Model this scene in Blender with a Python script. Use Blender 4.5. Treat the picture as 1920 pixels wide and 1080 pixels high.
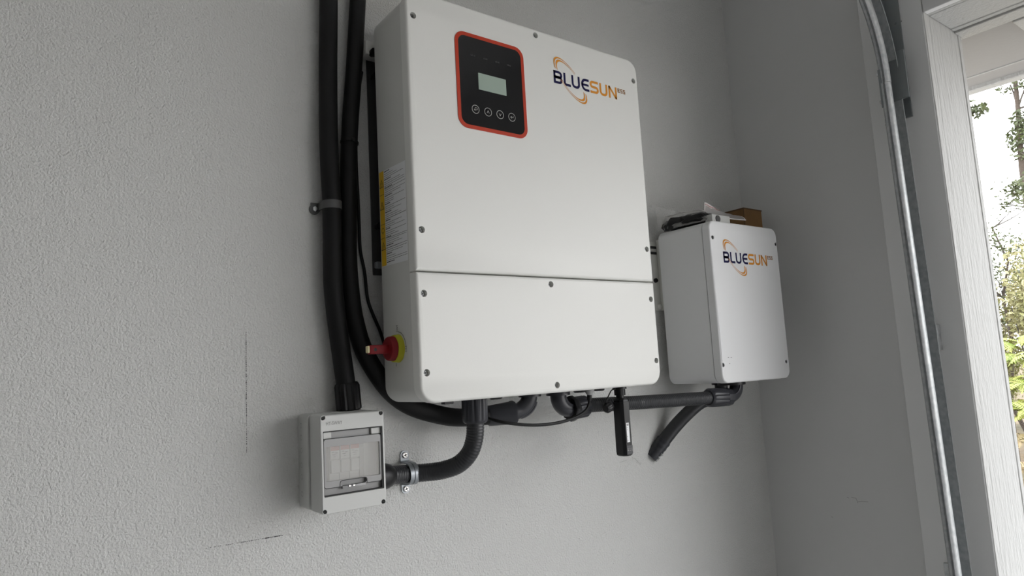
import bpy, bmesh, math, random
from mathutils import Vector, Matrix
from mathutils.geometry import tessellate_polygon
from math import sin, cos, pi, radians

# ------------------------------------------------------------------ clear
for o in list(bpy.data.objects):
    bpy.data.objects.remove(o, do_unlink=True)
C = bpy.context.scene.collection
S = bpy.context.scene
random.seed(7)
EYE = 1.40                      # camera height above the slab; everything is built around the eye height, then lifted

# ------------------------------------------------------------------ camera
cam_d = bpy.data.cameras.new('camera')
cam = bpy.data.objects.new('camera', cam_d)
C.objects.link(cam)
cam_d.sensor_width = 36.0
cam_d.lens = 36.0 * 1284.46 / 1920.0
cam_d.clip_start = 0.02
right = Vector((0.80016193, -0.59724192, -0.05516325))
down = Vector((0.02695822, 0.12769099, -0.99144756))
fwd = Vector((0.59917789, 0.79183149, 0.11827405))
m = Matrix(((right.x, -down.x, -fwd.x), (right.y, -down.y, -fwd.y), (right.z, -down.z, -fwd.z)))
cam.matrix_world = Matrix.Translation((0, -1.2, 0)) @ m.to_4x4()
S.camera = cam

# ------------------------------------------------------------------ world, exposure
SKY = 3.2
w = bpy.data.worlds.new('overcast_sky')
S.world = w
w.use_nodes = True
nt = w.node_tree
nt.nodes.clear()
wo = nt.nodes.new('ShaderNodeOutputWorld')
bg = nt.nodes.new('ShaderNodeBackground')
geo = nt.nodes.new('ShaderNodeTexCoord')
sx = nt.nodes.new('ShaderNodeSeparateXYZ')
cr = nt.nodes.new('ShaderNodeValToRGB')
cr.color_ramp.elements[0].position = 0.0
cr.color_ramp.elements[0].color = (0.95, 0.95, 0.955, 1)
cr.color_ramp.elements[1].position = 0.6
cr.color_ramp.elements[1].color = (0.90, 0.925, 0.965, 1)
nt.links.new(geo.outputs['Generated'], sx.inputs[0])
nt.links.new(sx.outputs['Z'], cr.inputs[0])
nt.links.new(cr.outputs[0], bg.inputs['Color'])
bg.inputs['Strength'].default_value = SKY
nt.links.new(bg.outputs[0], wo.inputs[0])
vs = S.view_settings
vs.view_transform = 'Standard'
vs.look = 'None'
vs.gamma = 1.0
vs.use_curve_mapping = False
vs.exposure = 0.92
S.cycles.use_denoising = True
S.cycles.max_bounces = 10
S.cycles.diffuse_bounces = 8
S.cycles.transparent_max_bounces = 12
S.cycles.sample_clamp_indirect = 8.0

# ------------------------------------------------------------------ materials
def mat(name, col, rough=0.5, metal=0.0, bump=None, var=None, spec=0.5, ior=None, stretch=None, bump2=None):
    """principled material; bump=(scale, distance), var=(scale, second colour, contrast lo, hi)"""
    M = bpy.data.materials.new(name)
    M.use_nodes = True
    N, L = M.node_tree.nodes, M.node_tree.links
    b = N['Principled BSDF']
    b.inputs['Base Color'].default_value = (*col, 1)
    b.inputs['Roughness'].default_value = rough
    b.inputs['Metallic'].default_value = metal
    b.inputs['Specular IOR Level'].default_value = spec
    tc = N.new('ShaderNodeTexCoord')
    src = tc.outputs['Object']
    if stretch:
        mp = N.new('ShaderNodeMapping')
        mp.inputs['Scale'].default_value = stretch
        L.new(src, mp.inputs[0])
        src = mp.outputs[0]
    if var:
        n = N.new('ShaderNodeTexNoise')
        n.inputs['Scale'].default_value = var[0]
        n.inputs['Detail'].default_value = 4
        L.new(src, n.inputs['Vector'])
        r = N.new('ShaderNodeValToRGB')
        r.color_ramp.elements[0].position = var[2]
        r.color_ramp.elements[1].position = var[3]
        r.color_ramp.elements[0].color = (*col, 1)
        r.color_ramp.elements[1].color = (*var[1], 1)
        L.new(n.outputs['Fac'], r.inputs[0])
        L.new(r.outputs[0], b.inputs['Base Color'])
    last = None
    for bp in (bump, bump2):
        if bp:
            n = N.new('ShaderNodeTexNoise')
            n.inputs['Scale'].default_value = bp[0]
            n.inputs['Detail'].default_value = 3
            n.inputs['Roughness'].default_value = 0.55
            L.new(src, n.inputs['Vector'])
            B = N.new('ShaderNodeBump')
            B.inputs['Strength'].default_value = 1.0
            B.inputs['Distance'].default_value = bp[1]
            L.new(n.outputs['Fac'], B.inputs['Height'])
            if last:
                L.new(last, B.inputs['Normal'])
            last = B.outputs[0]
    if last:
        L.new(last, b.inputs['Normal'])
    return M

def clear_mat(name, tint, gloss=0.08, rough=0.05, alpha=None):
    M = bpy.data.materials.new(name)
    M.use_nodes = True
    N, L = M.node_tree.nodes, M.node_tree.links
    N.remove(N['Principled BSDF'])
    out = N['Material Output']
    t = N.new('ShaderNodeBsdfTransparent')
    t.inputs[0].default_value = (*tint, 1)
    g = N.new('ShaderNodeBsdfGlossy')
    g.inputs['Roughness'].default_value = rough
    mx = N.new('ShaderNodeMixShader')
    fr = N.new('ShaderNodeFresnel')
    fr.inputs[0].default_value = 1.45
    ad = N.new('ShaderNodeMath')
    ad.operation = 'ADD'
    ad.inputs[1].default_value = gloss
    L.new(fr.outputs[0], ad.inputs[0])
    L.new(ad.outputs[0], mx.inputs[0])
    L.new(t.outputs[0], mx.inputs[1])
    L.new(g.outputs[0], mx.inputs[2])
    last = mx.outputs[0]
    if alpha:
        d = N.new('ShaderNodeBsdfDiffuse')
        d.inputs[0].default_value = (*alpha[0], 1)
        m2 = N.new('ShaderNodeMixShader')
        m2.inputs[0].default_value = alpha[1]
        L.new(last, m2.inputs[1])
        L.new(d.outputs[0], m2.inputs[2])
        last = m2.outputs[0]
    L.new(last, out.inputs[0])
    return M

M = {}
M['wall'] = mat('wall_paint', (0.615, 0.615, 0.60), 0.7, bump=(280, 0.0029), bump2=(100, 0.0016), spec=0.25)
M['wall_side'] = mat('smooth_wall_paint', (0.60, 0.60, 0.595), 0.6, bump=(150, 0.0002), spec=0.25)
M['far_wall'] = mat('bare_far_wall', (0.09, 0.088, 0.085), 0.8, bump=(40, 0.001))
M['board'] = mat('painted_board', (0.72, 0.72, 0.715), 0.55, bump=(120, 0.0002), spec=0.3)
M['jamb'] = mat('rough_painted_timber', (0.47, 0.47, 0.458), 0.65, bump=(90, 0.0035), bump2=(260, 0.001), stretch=(1, 1, 0.18), spec=0.2)
M['ceiling'] = mat('ceiling_board', (0.80, 0.80, 0.79), 0.8)
M['floor'] = mat('concrete_slab', (0.46, 0.455, 0.445), 0.7, var=(3, (0.38, 0.375, 0.37), 0.35, 0.7))
M['eave'] = mat('eave_paint', (0.30, 0.295, 0.29), 0.7, bump=(40, 0.0006))
M['drive'] = mat('pale_bounce_drive', (0.42, 0.41, 0.40), 0.8, var=(4, (0.36, 0.355, 0.35), 0.3, 0.7))
M['ground'] = mat('dry_ground', (0.15, 0.105, 0.062), 0.9, var=(2.2, (0.11, 0.095, 0.05), 0.35, 0.65), bump=(9, 0.05))
M['chassis'] = mat('grey_white_casing', (0.62, 0.62, 0.595), 0.45, bump=(900, 0.00008))
M['white'] = mat('white_powder_coat', (0.745, 0.745, 0.715), 0.42, bump=(900, 0.00008))
M['white2'] = mat('white_painted_steel', (0.78, 0.785, 0.79), 0.42, bump=(900, 0.00008))
M['plate'] = mat('painted_bracket', (0.62, 0.62, 0.59), 0.5)
M['heatsink'] = mat('dark_aluminium', (0.07, 0.07, 0.07), 0.5, 0.4)
M['black'] = mat('black_plastic', (0.010, 0.010, 0.011), 0.38, spec=0.3)
M['conduit'] = mat('black_conduit', (0.010, 0.010, 0.0105), 0.5, spec=0.22, bump=(60, 0.0004))
M['grey_conduit'] = mat('grey_black_conduit', (0.026, 0.027, 0.030), 0.36, spec=0.45)
M['fitting'] = mat('dark_grey_fitting', (0.030, 0.031, 0.037), 0.34, spec=0.4)
M['cable'] = mat('cable_jacket', (0.008, 0.008, 0.008), 0.45, spec=0.25)
M['box_grey'] = mat('light_grey_plastic', (0.56, 0.565, 0.55), 0.5)
M['flap_grey'] = mat('smoked_grey_plastic', (0.30, 0.30, 0.30), 0.3)
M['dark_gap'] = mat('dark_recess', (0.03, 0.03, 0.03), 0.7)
M['breaker'] = mat('breaker_white', (0.78, 0.78, 0.77), 0.4)
M['breaker_red'] = mat('breaker_red_label', (0.72, 0.33, 0.32), 0.5)
M['ink'] = mat('black_ink', (0.02, 0.02, 0.02), 0.6)
M['emboss'] = mat('moulded_lettering', (0.24, 0.24, 0.23), 0.5)
M['navy'] = mat('navy_print', (0.006, 0.005, 0.055), 0.6, spec=0.2)
M['orange'] = mat('orange_print', (0.66, 0.27, 0.035), 0.6, spec=0.2)
M['brown_ink'] = mat('brown_print', (0.26, 0.13, 0.05), 0.6, spec=0.2)
M['bezel'] = mat('orange_red_bezel', (0.46, 0.042, 0.016), 0.5, spec=0.3)
M['glass_black'] = mat('black_glass_panel', (0.008, 0.008, 0.009), 0.12)
M['lcd'] = mat('green_grey_screen', (0.34, 0.42, 0.36), 0.25)
M['icon'] = mat('grey_icon_print', (0.38, 0.38, 0.365), 0.5)
M['icon_dim'] = mat('dim_icon_print', (0.045, 0.045, 0.045), 0.5)
M['red'] = mat('red_plastic', (0.20, 0.006, 0.010), 0.5, spec=0.3)
M['yellow'] = mat('yellow_plastic', (0.46, 0.44, 0.012), 0.5)
M['cream'] = mat('cream_plastic', (0.80, 0.72, 0.42), 0.5)
M['sticker'] = mat('white_sticker', (0.80, 0.81, 0.82), 0.45)
M['label_yellow'] = mat('yellow_sticker_strip', (0.80, 0.50, 0.03), 0.5)
M['screw'] = mat('grey_screw', (0.30, 0.31, 0.31), 0.4, 0.7)
M['black_screw'] = mat('black_screw', (0.010, 0.010, 0.010), 0.7, spec=0.15)
M['zinc'] = mat('galvanised_steel', (0.52, 0.535, 0.535), 0.45, 0.5, var=(90, (0.38, 0.40, 0.41), 0.35, 0.7))
M['zinc_dark'] = mat('dull_galvanised_steel', (0.24, 0.255, 0.26), 0.55, 0.5, var=(40, (0.22, 0.24, 0.25), 0.35, 0.7))
M['chrome'] = mat('bright_screw', (0.75, 0.76, 0.78), 0.22, 1.0)
M['strap'] = mat('zinc_strap', (0.33, 0.35, 0.37), 0.4, 0.7)
M['strap_dark'] = mat('grey_strap', (0.10, 0.10, 0.10), 0.55, 0.2)
M['carton'] = mat('brown_cardboard', (0.20, 0.105, 0.036), 0.8, var=(30, (0.17, 0.088, 0.030), 0.3, 0.7))
M['carton_dark'] = mat('cardboard_edge', (0.10, 0.055, 0.025), 0.85)
M['film'] = clear_mat('clear_polythene', (0.93, 0.93, 0.92), 0.10, 0.18, ((0.75, 0.73, 0.72), 0.16))
M['film_grey'] = clear_mat('hazy_polythene', (0.9, 0.89, 0.89), 0.10, 0.2, ((0.62, 0.60, 0.60), 0.40))
M['film_seal'] = clear_mat('polythene_seal', (0.9, 0.88, 0.87), 0.12, 0.2, ((0.92, 0.88, 0.87), 0.88))
M['pink'] = mat('pink_seal_line', (0.62, 0.30, 0.30), 0.5)
M['glass'] = clear_mat('clear_window', (0.93, 0.94, 0.94), 0.03, 0.08, ((0.92, 0.92, 0.92), 0.24))  # white diffuse share stands in for the bright reflection on the pane
M['caulk'] = mat('grey_sealant', (0.42, 0.43, 0.43), 0.3)
M['pencil'] = mat('pencil_mark', (0.10, 0.10, 0.10), 0.8)
M['scuff'] = mat('scuff_mark', (0.28, 0.28, 0.28), 0.8)
M['bark'] = mat('pale_bark', (0.060, 0.046, 0.035), 0.9, bump=(20, 0.02))
M['twig'] = mat('grey_twig', (0.06, 0.052, 0.042), 0.9)
M['leaf_dark'] = mat('dull_green_leaf', (0.045, 0.060, 0.026), 0.6, var=(3, (0.085, 0.10, 0.040), 0.3, 0.7))
M['leaf_olive'] = mat('olive_leaf', (0.17, 0.185, 0.060), 0.6, var=(2.5, (0.26, 0.24, 0.10), 0.35, 0.65))
M['leaf_dry'] = mat('dry_straw_leaf', (0.31, 0.28, 0.16), 0.7, var=(2.5, (0.21, 0.21, 0.085), 0.35, 0.65))
M['fern'] = mat('bright_fern_green', (0.17, 0.235, 0.035), 0.55, var=(5, (0.27, 0.28, 0.055), 0.35, 0.65))
M['fern_dry'] = mat('dry_fern_tan', (0.24, 0.175, 0.09), 0.7, var=(5, (0.20, 0.17, 0.07), 0.35, 0.65))

# ------------------------------------------------------------------ object helpers
ORG = {}
def new_obj(name, data):
    o = bpy.data.objects.new(name, data)
    C.objects.link(o)
    return o

def thing(name, loc, label, cat, group=None):
    o = new_obj(name, None)
    o.empty_display_size = 0.03
    o.location = loc
    o['label'] = label
    o['category'] = cat
    if group:
        o['group'] = group
    ORG[o] = Vector(loc)
    return o

def obj(name, bm, m, parent=None, label=None, kind=None, smooth=35, origin=None):
    me = bpy.data.meshes.new(name)
    if parent is not None:
        org = ORG[parent]
    else:
        org = Vector(origin) if origin else Vector((0, 0, 0))
    if org.length:
        bmesh.ops.translate(bm, verts=bm.verts, vec=-org)
    bm.to_mesh(me)
    bm.free()
    for mm in (m if isinstance(m, (list, tuple)) else [m]):
        me.materials.append(M[mm] if isinstance(mm, str) else mm)
    if smooth:
        me.polygons.foreach_set('use_smooth', [True] * len(me.polygons))
        me.set_sharp_from_angle(angle=radians(smooth))
    o = new_obj(name, me)
    if parent is not None:
        o.parent = parent
    else:
        o.location = org
    ORG[o] = org
    if label:
        o['label'] = label
    if kind:
        o['kind'] = kind
    return o

def tag(o, label, cat, group=None):
    o['label'] = label
    o['category'] = cat
    if group:
        o['group'] = group
    return o

def pydata(name, verts, faces, m, parent=None, kind=None, smooth=False, label=None):
    me = bpy.data.meshes.new(name)
    org = ORG[parent] if parent is not None else Vector((0, 0, 0))
    me.from_pydata([(v[0] - org.x, v[1] - org.y, v[2] - org.z) for v in verts], [], faces)
    for mm in (m if isinstance(m, (list, tuple)) else [m]):
        me.materials.append(M[mm])
    if smooth:
        me.polygons.foreach_set('use_smooth', [True] * len(me.polygons))
    o = new_obj(name, me)
    if parent is not None:
        o.parent = parent
    ORG[o] = org
    if kind:
        o['kind'] = kind
    if label:
        o['label'] = label
    return o

BM = bmesh.new

# ------------------------------------------------------------------ shape helpers
def box(bm, x0, x1, y0, y1, z0, z1, bevel=0.0, seg=2):
    vs_ = [bm.verts.new(p) for p in ((x0, y0, z0), (x1, y0, z0), (x1, y1, z0), (x0, y1, z0),
                                     (x0, y0, z1), (x1, y0, z1), (x1, y1, z1), (x0, y1, z1))]
    fs = [bm.faces.new([vs_[i] for i in f]) for f in
          ((0, 3, 2, 1), (4, 5, 6, 7), (0, 1, 5, 4), (1, 2, 6, 5), (2, 3, 7, 6), (3, 0, 4, 7))]
    if bevel:
        es = list({e for f in fs for e in f.edges})
        bmesh.ops.bevel(bm, geom=es, offset=bevel, segments=seg, affect='EDGES', profile=0.5)

def rr(x0, x1, z0, z1, r, n=7):
    """rounded rectangle in x,z; r = (bl, br, tr, tl) or one number; counter-clockwise seen from -y"""
    if not isinstance(r, (tuple, list)):
        r = (r, r, r, r)
    out = []
    for (cx, cz, sx_, sz_, rad, a0) in ((x0, z0, 1, 1, r[0], 180), (x1, z0, -1, 1, r[1], 270),
                                        (x1, z1, -1, -1, r[2], 0), (x0, z1, 1, -1, r[3], 90)):
        rad = max(rad, 0.0003)
        for i in range(n + 1):
            a = radians(a0 + 90 * i / n)
            out.append((cx + sx_ * rad + rad * cos(a), cz + sz_ * rad + rad * sin(a)))
    return out

def circ(cx, cz, r, n=20):
    return [(cx + r * cos(2 * pi * i / n), cz + r * sin(2 * pi * i / n)) for i in range(n)]

def ring(bm, pts, y):
    return [bm.verts.new((p[0], y, p[1])) for p in pts]

def bridge(bm, a, b):
    n = len(a)
    for i in range(n):
        j = (i + 1) % n
        try:
            bm.faces.new((a[i], a[j], b[j], b[i]))
        except ValueError:
            pass

def fill_loops(bm, loops):
    flat = [v for lp in loops for v in lp]
    for t in tessellate_polygon([[v.co for v in lp] for lp in loops]):
        try:
            bm.faces.new([flat[i] for i in t])
        except ValueError:
            pass

def shell(bm, x0, x1, z0, z1, r, yb, yf, er=0.004, holes=(), windows=(), hole_depth=0.006, n=7, es=4, back=True):
    """a rounded-rectangle block from yb (wall side) to yf (front), front edge rounded by er, round holes and windows sunk in the front"""
    R = r if isinstance(r, (tuple, list)) else (r,) * 4
    first = ring(bm, rr(x0, x1, z0, z1, R, n), yb)
    prev = first
    for i in range(es + 1):
        a = (pi / 2) * i / es
        ins = er * (1 - cos(a))
        y = yf + er * (1 - sin(a))
        cur = ring(bm, rr(x0 + ins, x1 - ins, z0 + ins, z1 - ins, [max(q - ins, 0.0003) for q in R], n), y)
        bridge(bm, prev, cur)
        prev = cur
    loops = [prev]
    for (hx, hz, hr) in holes:
        h = ring(bm, circ(hx, hz, hr), yf)
        d = ring(bm, circ(hx, hz, hr), yf + hole_depth)
        bridge(bm, d, h)
        bm.faces.new(d)
        loops.append(h)
    for (pts, depth) in windows:
        h = ring(bm, pts, yf)
        d = ring(bm, pts, yf + depth)
        bridge(bm, d, h)
        loops.append(h)
    fill_loops(bm, loops)
    if back:
        bm.faces.new(list(reversed(first)))
    bmesh.ops.recalc_face_normals(bm, faces=bm.faces)

def plate(bm, pts, yb, yf, holes=()):
    """flat plate with an outline in x,z and optional window outlines"""
    f = ring(bm, pts, yf)
    b = ring(bm, pts, yb)
    bridge(bm, b, f)
    lf, lb = [f], [b]
    for hp in holes:
        hf, hb = ring(bm, hp, yf), ring(bm, hp, yb)
        bridge(bm, hb, hf)
        lf.append(hf)
        lb.append(hb)
    fill_loops(bm, lf)
    fill_loops(bm, lb)
    bmesh.ops.recalc_face_normals(bm, faces=bm.faces)

def frames(pts):
    P = [Vector(p) for p in pts]
    T = []
    for i in range(len(P)):
        a = P[max(i - 1, 0)]
        b = P[min(i + 1, len(P) - 1)]
        T.append((b - a).normalized())
    up = Vector((0, 0, 1)) if abs(T[0].z) < 0.9 else Vector((0, 1, 0))
    nrm = (up - T[0] * up.dot(T[0])).normalized()
    out = []
    for i in range(len(P)):
        nrm = (nrm - T[i] * nrm.dot(T[i])).normalized()
        out.append((P[i], T[i], nrm, T[i].cross(nrm)))
    return out

def spline(pts, step):
    """Catmull-Rom through pts, resampled at about step"""
    P = [Vector(p) for p in pts]
    P = [P[0] * 2 - P[1]] + P + [P[-1] * 2 - P[-2]]
    dense = []
    for i in range(1, len(P) - 2):
        p0, p1, p2, p3 = P[i - 1], P[i], P[i + 1], P[i + 2]
        for k in range(24):
            t = k / 24
            dense.append(0.5 * ((2 * p1) + (p2 - p0) * t + (2 * p0 - 5 * p1 + 4 * p2 - p3) * t * t + (3 * p1 - p0 - 3 * p2 + p3) * t ** 3))
    dense.append(P[-2])
    L = [0.0]
    for i in range(1, len(dense)):
        L.append(L[-1] + (dense[i] - dense[i - 1]).length)
    n = max(2, int(L[-1] / step))
    out, j = [], 0
    for k in range(n + 1):
        s = L[-1] * k / n
        while j < len(L) - 2 and L[j + 1] < s:
            j += 1
        f = (s - L[j]) / max(L[j + 1] - L[j], 1e-9)
        out.append(dense[j].lerp(dense[j + 1], min(max(f, 0), 1)))
    return out

def tube(bm, pts, r, seg=20, cap=True):
    """r: number or function(index, count)"""
    F = frames(pts)
    rings = []
    for i, (p, t, a, b) in enumerate(F):
        rad = r(i, len(F)) if callable(r) else r
        rings.append([bm.verts.new(p + a * (rad * cos(2 * pi * k / seg)) + b * (rad * sin(2 * pi * k / seg))) for k in range(seg)])
    for i in range(len(rings) - 1):
        bridge(bm, rings[i], rings[i + 1])
    if cap:
        bm.faces.new(list(reversed(rings[0])))
        bm.faces.new(rings[-1])
    bmesh.ops.recalc_face_normals(bm, faces=bm.faces)

def ribbed(bm, pts, r, pitch=0.005, depth=0.0006, seg=20):
    q = spline(pts, pitch / 4)
    tube(bm, q, lambda i, n: r - depth * (0.5 + 0.5 * cos(2 * pi * i / 4)), seg)

def lathe(bm, p0, p1, prof, seg=24, flutes=0, depth=0.0, poly=0):
    """profile = [(t along p0->p1, radius)...]; flutes = grooves round it; poly = polygon sides"""
    p0, p1 = Vector(p0), Vector(p1)
    ax = (p1 - p0)
    T = ax.normalized()
    up = Vector((0, 0, 1)) if abs(T.z) < 0.9 else Vector((0, 1, 0))
    a = (up - T * up.dot(T)).normalized()
    b = T.cross(a)
    if flutes:
        seg = flutes * 4
    if poly:
        seg = poly
    rings = []
    for (t, rad, *fl) in prof:
        row = []
        for k in range(seg):
            th = 2 * pi * k / seg
            rr_ = rad
            if flutes and (not fl or fl[0]):
                rr_ = rad - (depth if k % 4 in (0,) else 0.0)
            row.append(bm.verts.new(p0 + ax * t + a * (rr_ * cos(th)) + b * (rr_ * sin(th))))
        rings.append(row)
    for i in range(len(rings) - 1):
        bridge(bm, rings[i], rings[i + 1])
    bm.faces.new(list(reversed(rings[0])))
    bm.faces.new(rings[-1])
    bmesh.ops.recalc_face_normals(bm, faces=bm.faces)

def ribbon(bm, path, wd, fn, closed=False):
    """flat stroke of width wd along a 2-D path; fn maps (u, v) to 3-D"""
    P = [Vector((p[0], p[1])) for p in path]
    n = len(P)
    Lf, Rt = [], []
    for i in range(n):
        if closed:
            a, b = P[i - 1], P[(i + 1) % n]
        else:
            a, b = P[max(i - 1, 0)], P[min(i + 1, n - 1)]
        d0 = (P[i] - a).normalized() if (P[i] - a).length > 1e-9 else (b - P[i]).normalized()
        d1 = (b - P[i]).normalized() if (b - P[i]).length > 1e-9 else d0
        t = (d0 + d1)
        t = t.normalized() if t.length > 1e-6 else d0
        nrm = Vector((-t.y, t.x))
        k = 1.0 / max(0.5, abs(nrm.dot(Vector((-d0.y, d0.x)))))
        Lf.append(bm.verts.new(fn(*(P[i] + nrm * wd * 0.5 * k))))
        Rt.append(bm.verts.new(fn(*(P[i] - nrm * wd * 0.5 * k))))
    for i in range(n if closed else n - 1):
        j = (i + 1) % n
        bm.faces.new((Rt[i], Rt[j], Lf[j], Lf[i]))

def arc(cx, cz, rx, rz, a0, a1, n=8):
    return [(cx + rx * cos(radians(a0 + (a1 - a0) * i / n)), cz + rz * sin(radians(a0 + (a1 - a0) * i / n))) for i in range(n + 1)]

def front(y):
    return lambda u, v: Vector((u, y, v))

def rect(bm, u0, u1, v0, v1, fn):
    bm.faces.new([bm.verts.new(fn(*p)) for p in ((u0, v0), (u1, v0), (u1, v1), (u0, v1))])

def text_bm(s, size, fn, align='LEFT', extrude=0.0):
    cu = bpy.data.curves.new('lettering_source', 'FONT')
    cu.body = s
    cu.size = size
    cu.align_x = align
    cu.resolution_u = 3
    o = bpy.data.objects.new('lettering_source', cu)
    C.objects.link(o)
    bpy.context.view_layer.update()
    me = bpy.data.meshes.new_from_object(o)
    bm = BM()
    bm.from_mesh(me)
    for v in bm.verts:
        v.co = fn(v.co.x, v.co.y)
    bpy.data.objects.remove(o, do_unlink=True)
    bpy.data.curves.remove(cu)
    bpy.data.meshes.remove(me)
    return bm

def struct(o):
    o['kind'] = 'structure'
    return o

# ================================================================== THE SETTING
XW = 1.798          # face of the right-hand wall
XB = 1.778          # face of the boards fixed on it round the opening
FZ = -EYE           # slab
CZ = 1.32           # ceiling
JY = -0.5625        # jamb face
HZ = 0.806          # underside of the opening's head
OY = -5.45          # far jamb of the opening

bm = BM(); box(bm, -6.6, XW + 0.2, 0.0, 0.12, FZ, CZ)
wall_back = struct(obj('wall_back', bm, 'wall', smooth=0))
bm = BM(); box(bm, -6.72, -6.6, -6.3, 0.12, FZ, CZ)
struct(obj('wall_left', bm, 'far_wall', smooth=0))
bm = BM(); box(bm, -6.6, XW + 0.2, -6.42, -6.3, FZ, CZ)
struct(obj('wall_front', bm, 'wall_side', smooth=0))
bm = BM()
box(bm, XW, XW + 0.18, JY + 0.03, 0.0, FZ, CZ)
box(bm, XW, XW + 0.18, OY, JY + 0.03, HZ + 0.03, CZ)
box(bm, XW, XW + 0.18, -6.3, OY, FZ, CZ)
wall_right = struct(obj('wall_right', bm, 'wall_side', smooth=0))
bm = BM(); box(bm, -6.72, XW + 0.2, -6.42, 0.12, FZ - 0.15, FZ)
struct(obj('floor', bm, 'floor', smooth=0))
bm = BM(); box(bm, -6.72, XW + 0.2, -6.42, 0.12, CZ, CZ + 0.1)
struct(obj('ceiling', bm, 'ceiling', smooth=0))
# board beside the opening, head board above it, timber lining
bm = BM(); box(bm, XB, XW, JY, -0.4135, FZ, CZ, 0.0015, 1)
trim_1 = struct(obj('trim_1', bm, 'board'))
bm = BM(); box(bm, XB, XW, OY - 0.2, JY - 0.002, HZ - 0.0005, CZ, 0.0012, 1)
struct(obj('trim_2', bm, 'board'))
bm = BM()
box(bm, XB + 0.001, 1.811, JY - 0.0015, JY + 0.03, FZ, HZ + 0.03, 0.002, 1)
box(bm, 1.8125, 1.983, JY, JY + 0.03, FZ, HZ + 0.03, 0.002, 1)
box(bm, 1.9845, 2.006, JY - 0.001, JY + 0.03, FZ - 0.05, HZ + 0.03, 0.002, 1)
struct(obj('trim_3', bm, 'jamb'))
bm = BM()
box(bm, XW + 0.0003, 1.811, OY, JY, HZ, HZ + 0.03, 0.0015, 1)
box(bm, 1.8125, 1.940, OY, JY, HZ, HZ + 0.03, 0.002, 1)
box(bm, 1.942, 1.962, OY, JY, HZ - 0.001, HZ + 0.03, 0.002, 1)
struct(obj('trim_4', bm, 'jamb'))
bm = BM()
box(bm, 1.963, 2.021, OY - 0.2, JY - 0.0005, 0.8000, HZ + 0.03, 0.0015, 1)
box(bm, 2.008, 2.021, JY, 0.3, 0.8000, HZ + 0.03, 0.0015, 1)
struct(obj('trim_5', bm, 'jamb'))
bm = BM()
box(bm, XB, 1.985, OY - 0.03, OY, FZ, HZ + 0.03, 0.002, 1)
struct(obj('trim_6', bm, 'jamb'))
# eave outside: soffit boards, cross board, fascia
bm = BM(); box(bm, 2.023, 2.360, -6.8, 1.6, 0.812, 0.832)
eave = thing('roof_eave', (2.2, -0.6, 0.812), 'grey painted roof eave with pale fascia seen over the door opening', 'eave')
obj('soffit_panel', bm, 'eave', eave, smooth=0)
bm = BM(); box(bm, 2.3605, 2.3655, -6.8, 1.6, 0.8085, 0.832, 0.001, 1)
obj('soffit_bead', bm, 'jamb', eave, 'pale bead between the soffit panels')
bm = BM(); box(bm, 2.366, 2.452, -6.8, 1.6, 0.810, 0.832)
obj('soffit_panel', bm, 'eave', eave, smooth=0)
bm = BM(); box(bm, 2.452, 2.492, -6.8, 1.6, 0.796, 0.96, 0.003, 1)
obj('fascia_board', bm, 'jamb', eave)
bm = BM(); box(bm, 2.022, 2.452, -0.80, -0.672, 0.796, 0.811, 0.002, 1)
obj('cross_board', bm, 'jamb', eave, 'paler board running outward across the soffit')
bm = BM(); box(bm, 2.03, 2.492, -6.8, 1.6, 0.833, 0.98)
obj('roof_deck', bm, 'eave', eave, smooth=0)
# ground outside
bm = BM()
G = 40
gv = {}
for i in range(G + 1):
    for j in range(G + 1):
        x = 1.98 + 58.0 * (i / G) ** 2
        y = -30 + 60 * j / G
        z = FZ - 0.06 + (0.10 * sin(x * 1.3 + y * 0.7) * min(1, max(0, (x - 6) / 3)))
        gv[i, j] = bm.verts.new((x, y, z))
for i in range(G):
    for j in range(G):
        bm.faces.new((gv[i, j], gv[i + 1, j], gv[i + 1, j + 1], gv[i, j + 1]))
struct(obj('ground', bm, 'ground'))

bm = BM(); box(bm, 2.0, 8.0, -6.4, -0.62, FZ - 0.2, FZ - 0.02)
struct(obj('bounce_driveway', bm, 'drive', smooth=0))  # unseen pale apron, added to bounce daylight up into the garage

# pencil marks and scuffs on the walls
def dashes(bm, p0, p1, wd, n, fn, keep=0.75):
    for k in range(n):
        if random.random() > keep:
            continue
        a, b = k / n, (k + random.uniform(0.5, 1.0)) / n
        q0 = (p0[0] + (p1[0] - p0[0]) * a, p0[1] + (p1[1] - p0[1]) * a)
        q1 = (p0[0] + (p1[0] - p0[0]) * b, p0[1] + (p1[1] - p0[1]) * b)
        ribbon(bm, [q0, q1], wd * random.uniform(0.5, 1.2), fn)
bm = BM(); dashes(bm, (0.3375, 0.0888), (0.3367, -0.1134), 0.0011, 60, front(-0.0006), 0.85)
obj('pencil_line', bm, 'pencil', wall_back, 'upright dotted pencil line on the textured wall', smooth=0)
bm = BM(); dashes(bm, (0.2581, -0.2532), (0.395, -0.2556), 0.0009, 46, front(-0.0006), 0.8)
dashes(bm, (0.365, -0.2551), (0.395, -0.2556), 0.0016, 8, front(-0.0006), 0.95)
obj('pencil_line', bm, 'pencil', wall_back, 'level dotted pencil line low on the textured wall', smooth=0)
bm = BM()
for path in ([(1.203, -0.2345), (1.214, -0.2335), (1.226, -0.2326)], [(1.2445, -0.2280), (1.256, -0.2330), (1.266, -0.2420), (1.272, -0.2485)], [(1.272, -0.2485), (1.2745, -0.2435)]):
    ribbon(bm, path, 0.0007, front(-0.0006))
for (x, z) in ((0.8585, -0.3185), (1.0285, -0.3354), (1.0578, -0.3845), (0.9539, -0.2507), (1.0419, -0.4548), (1.1579, -0.4593)):
    rect(bm, x - 0.0007, x + 0.0007, z - 0.001, z + 0.001, front(-0.0006))
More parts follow.
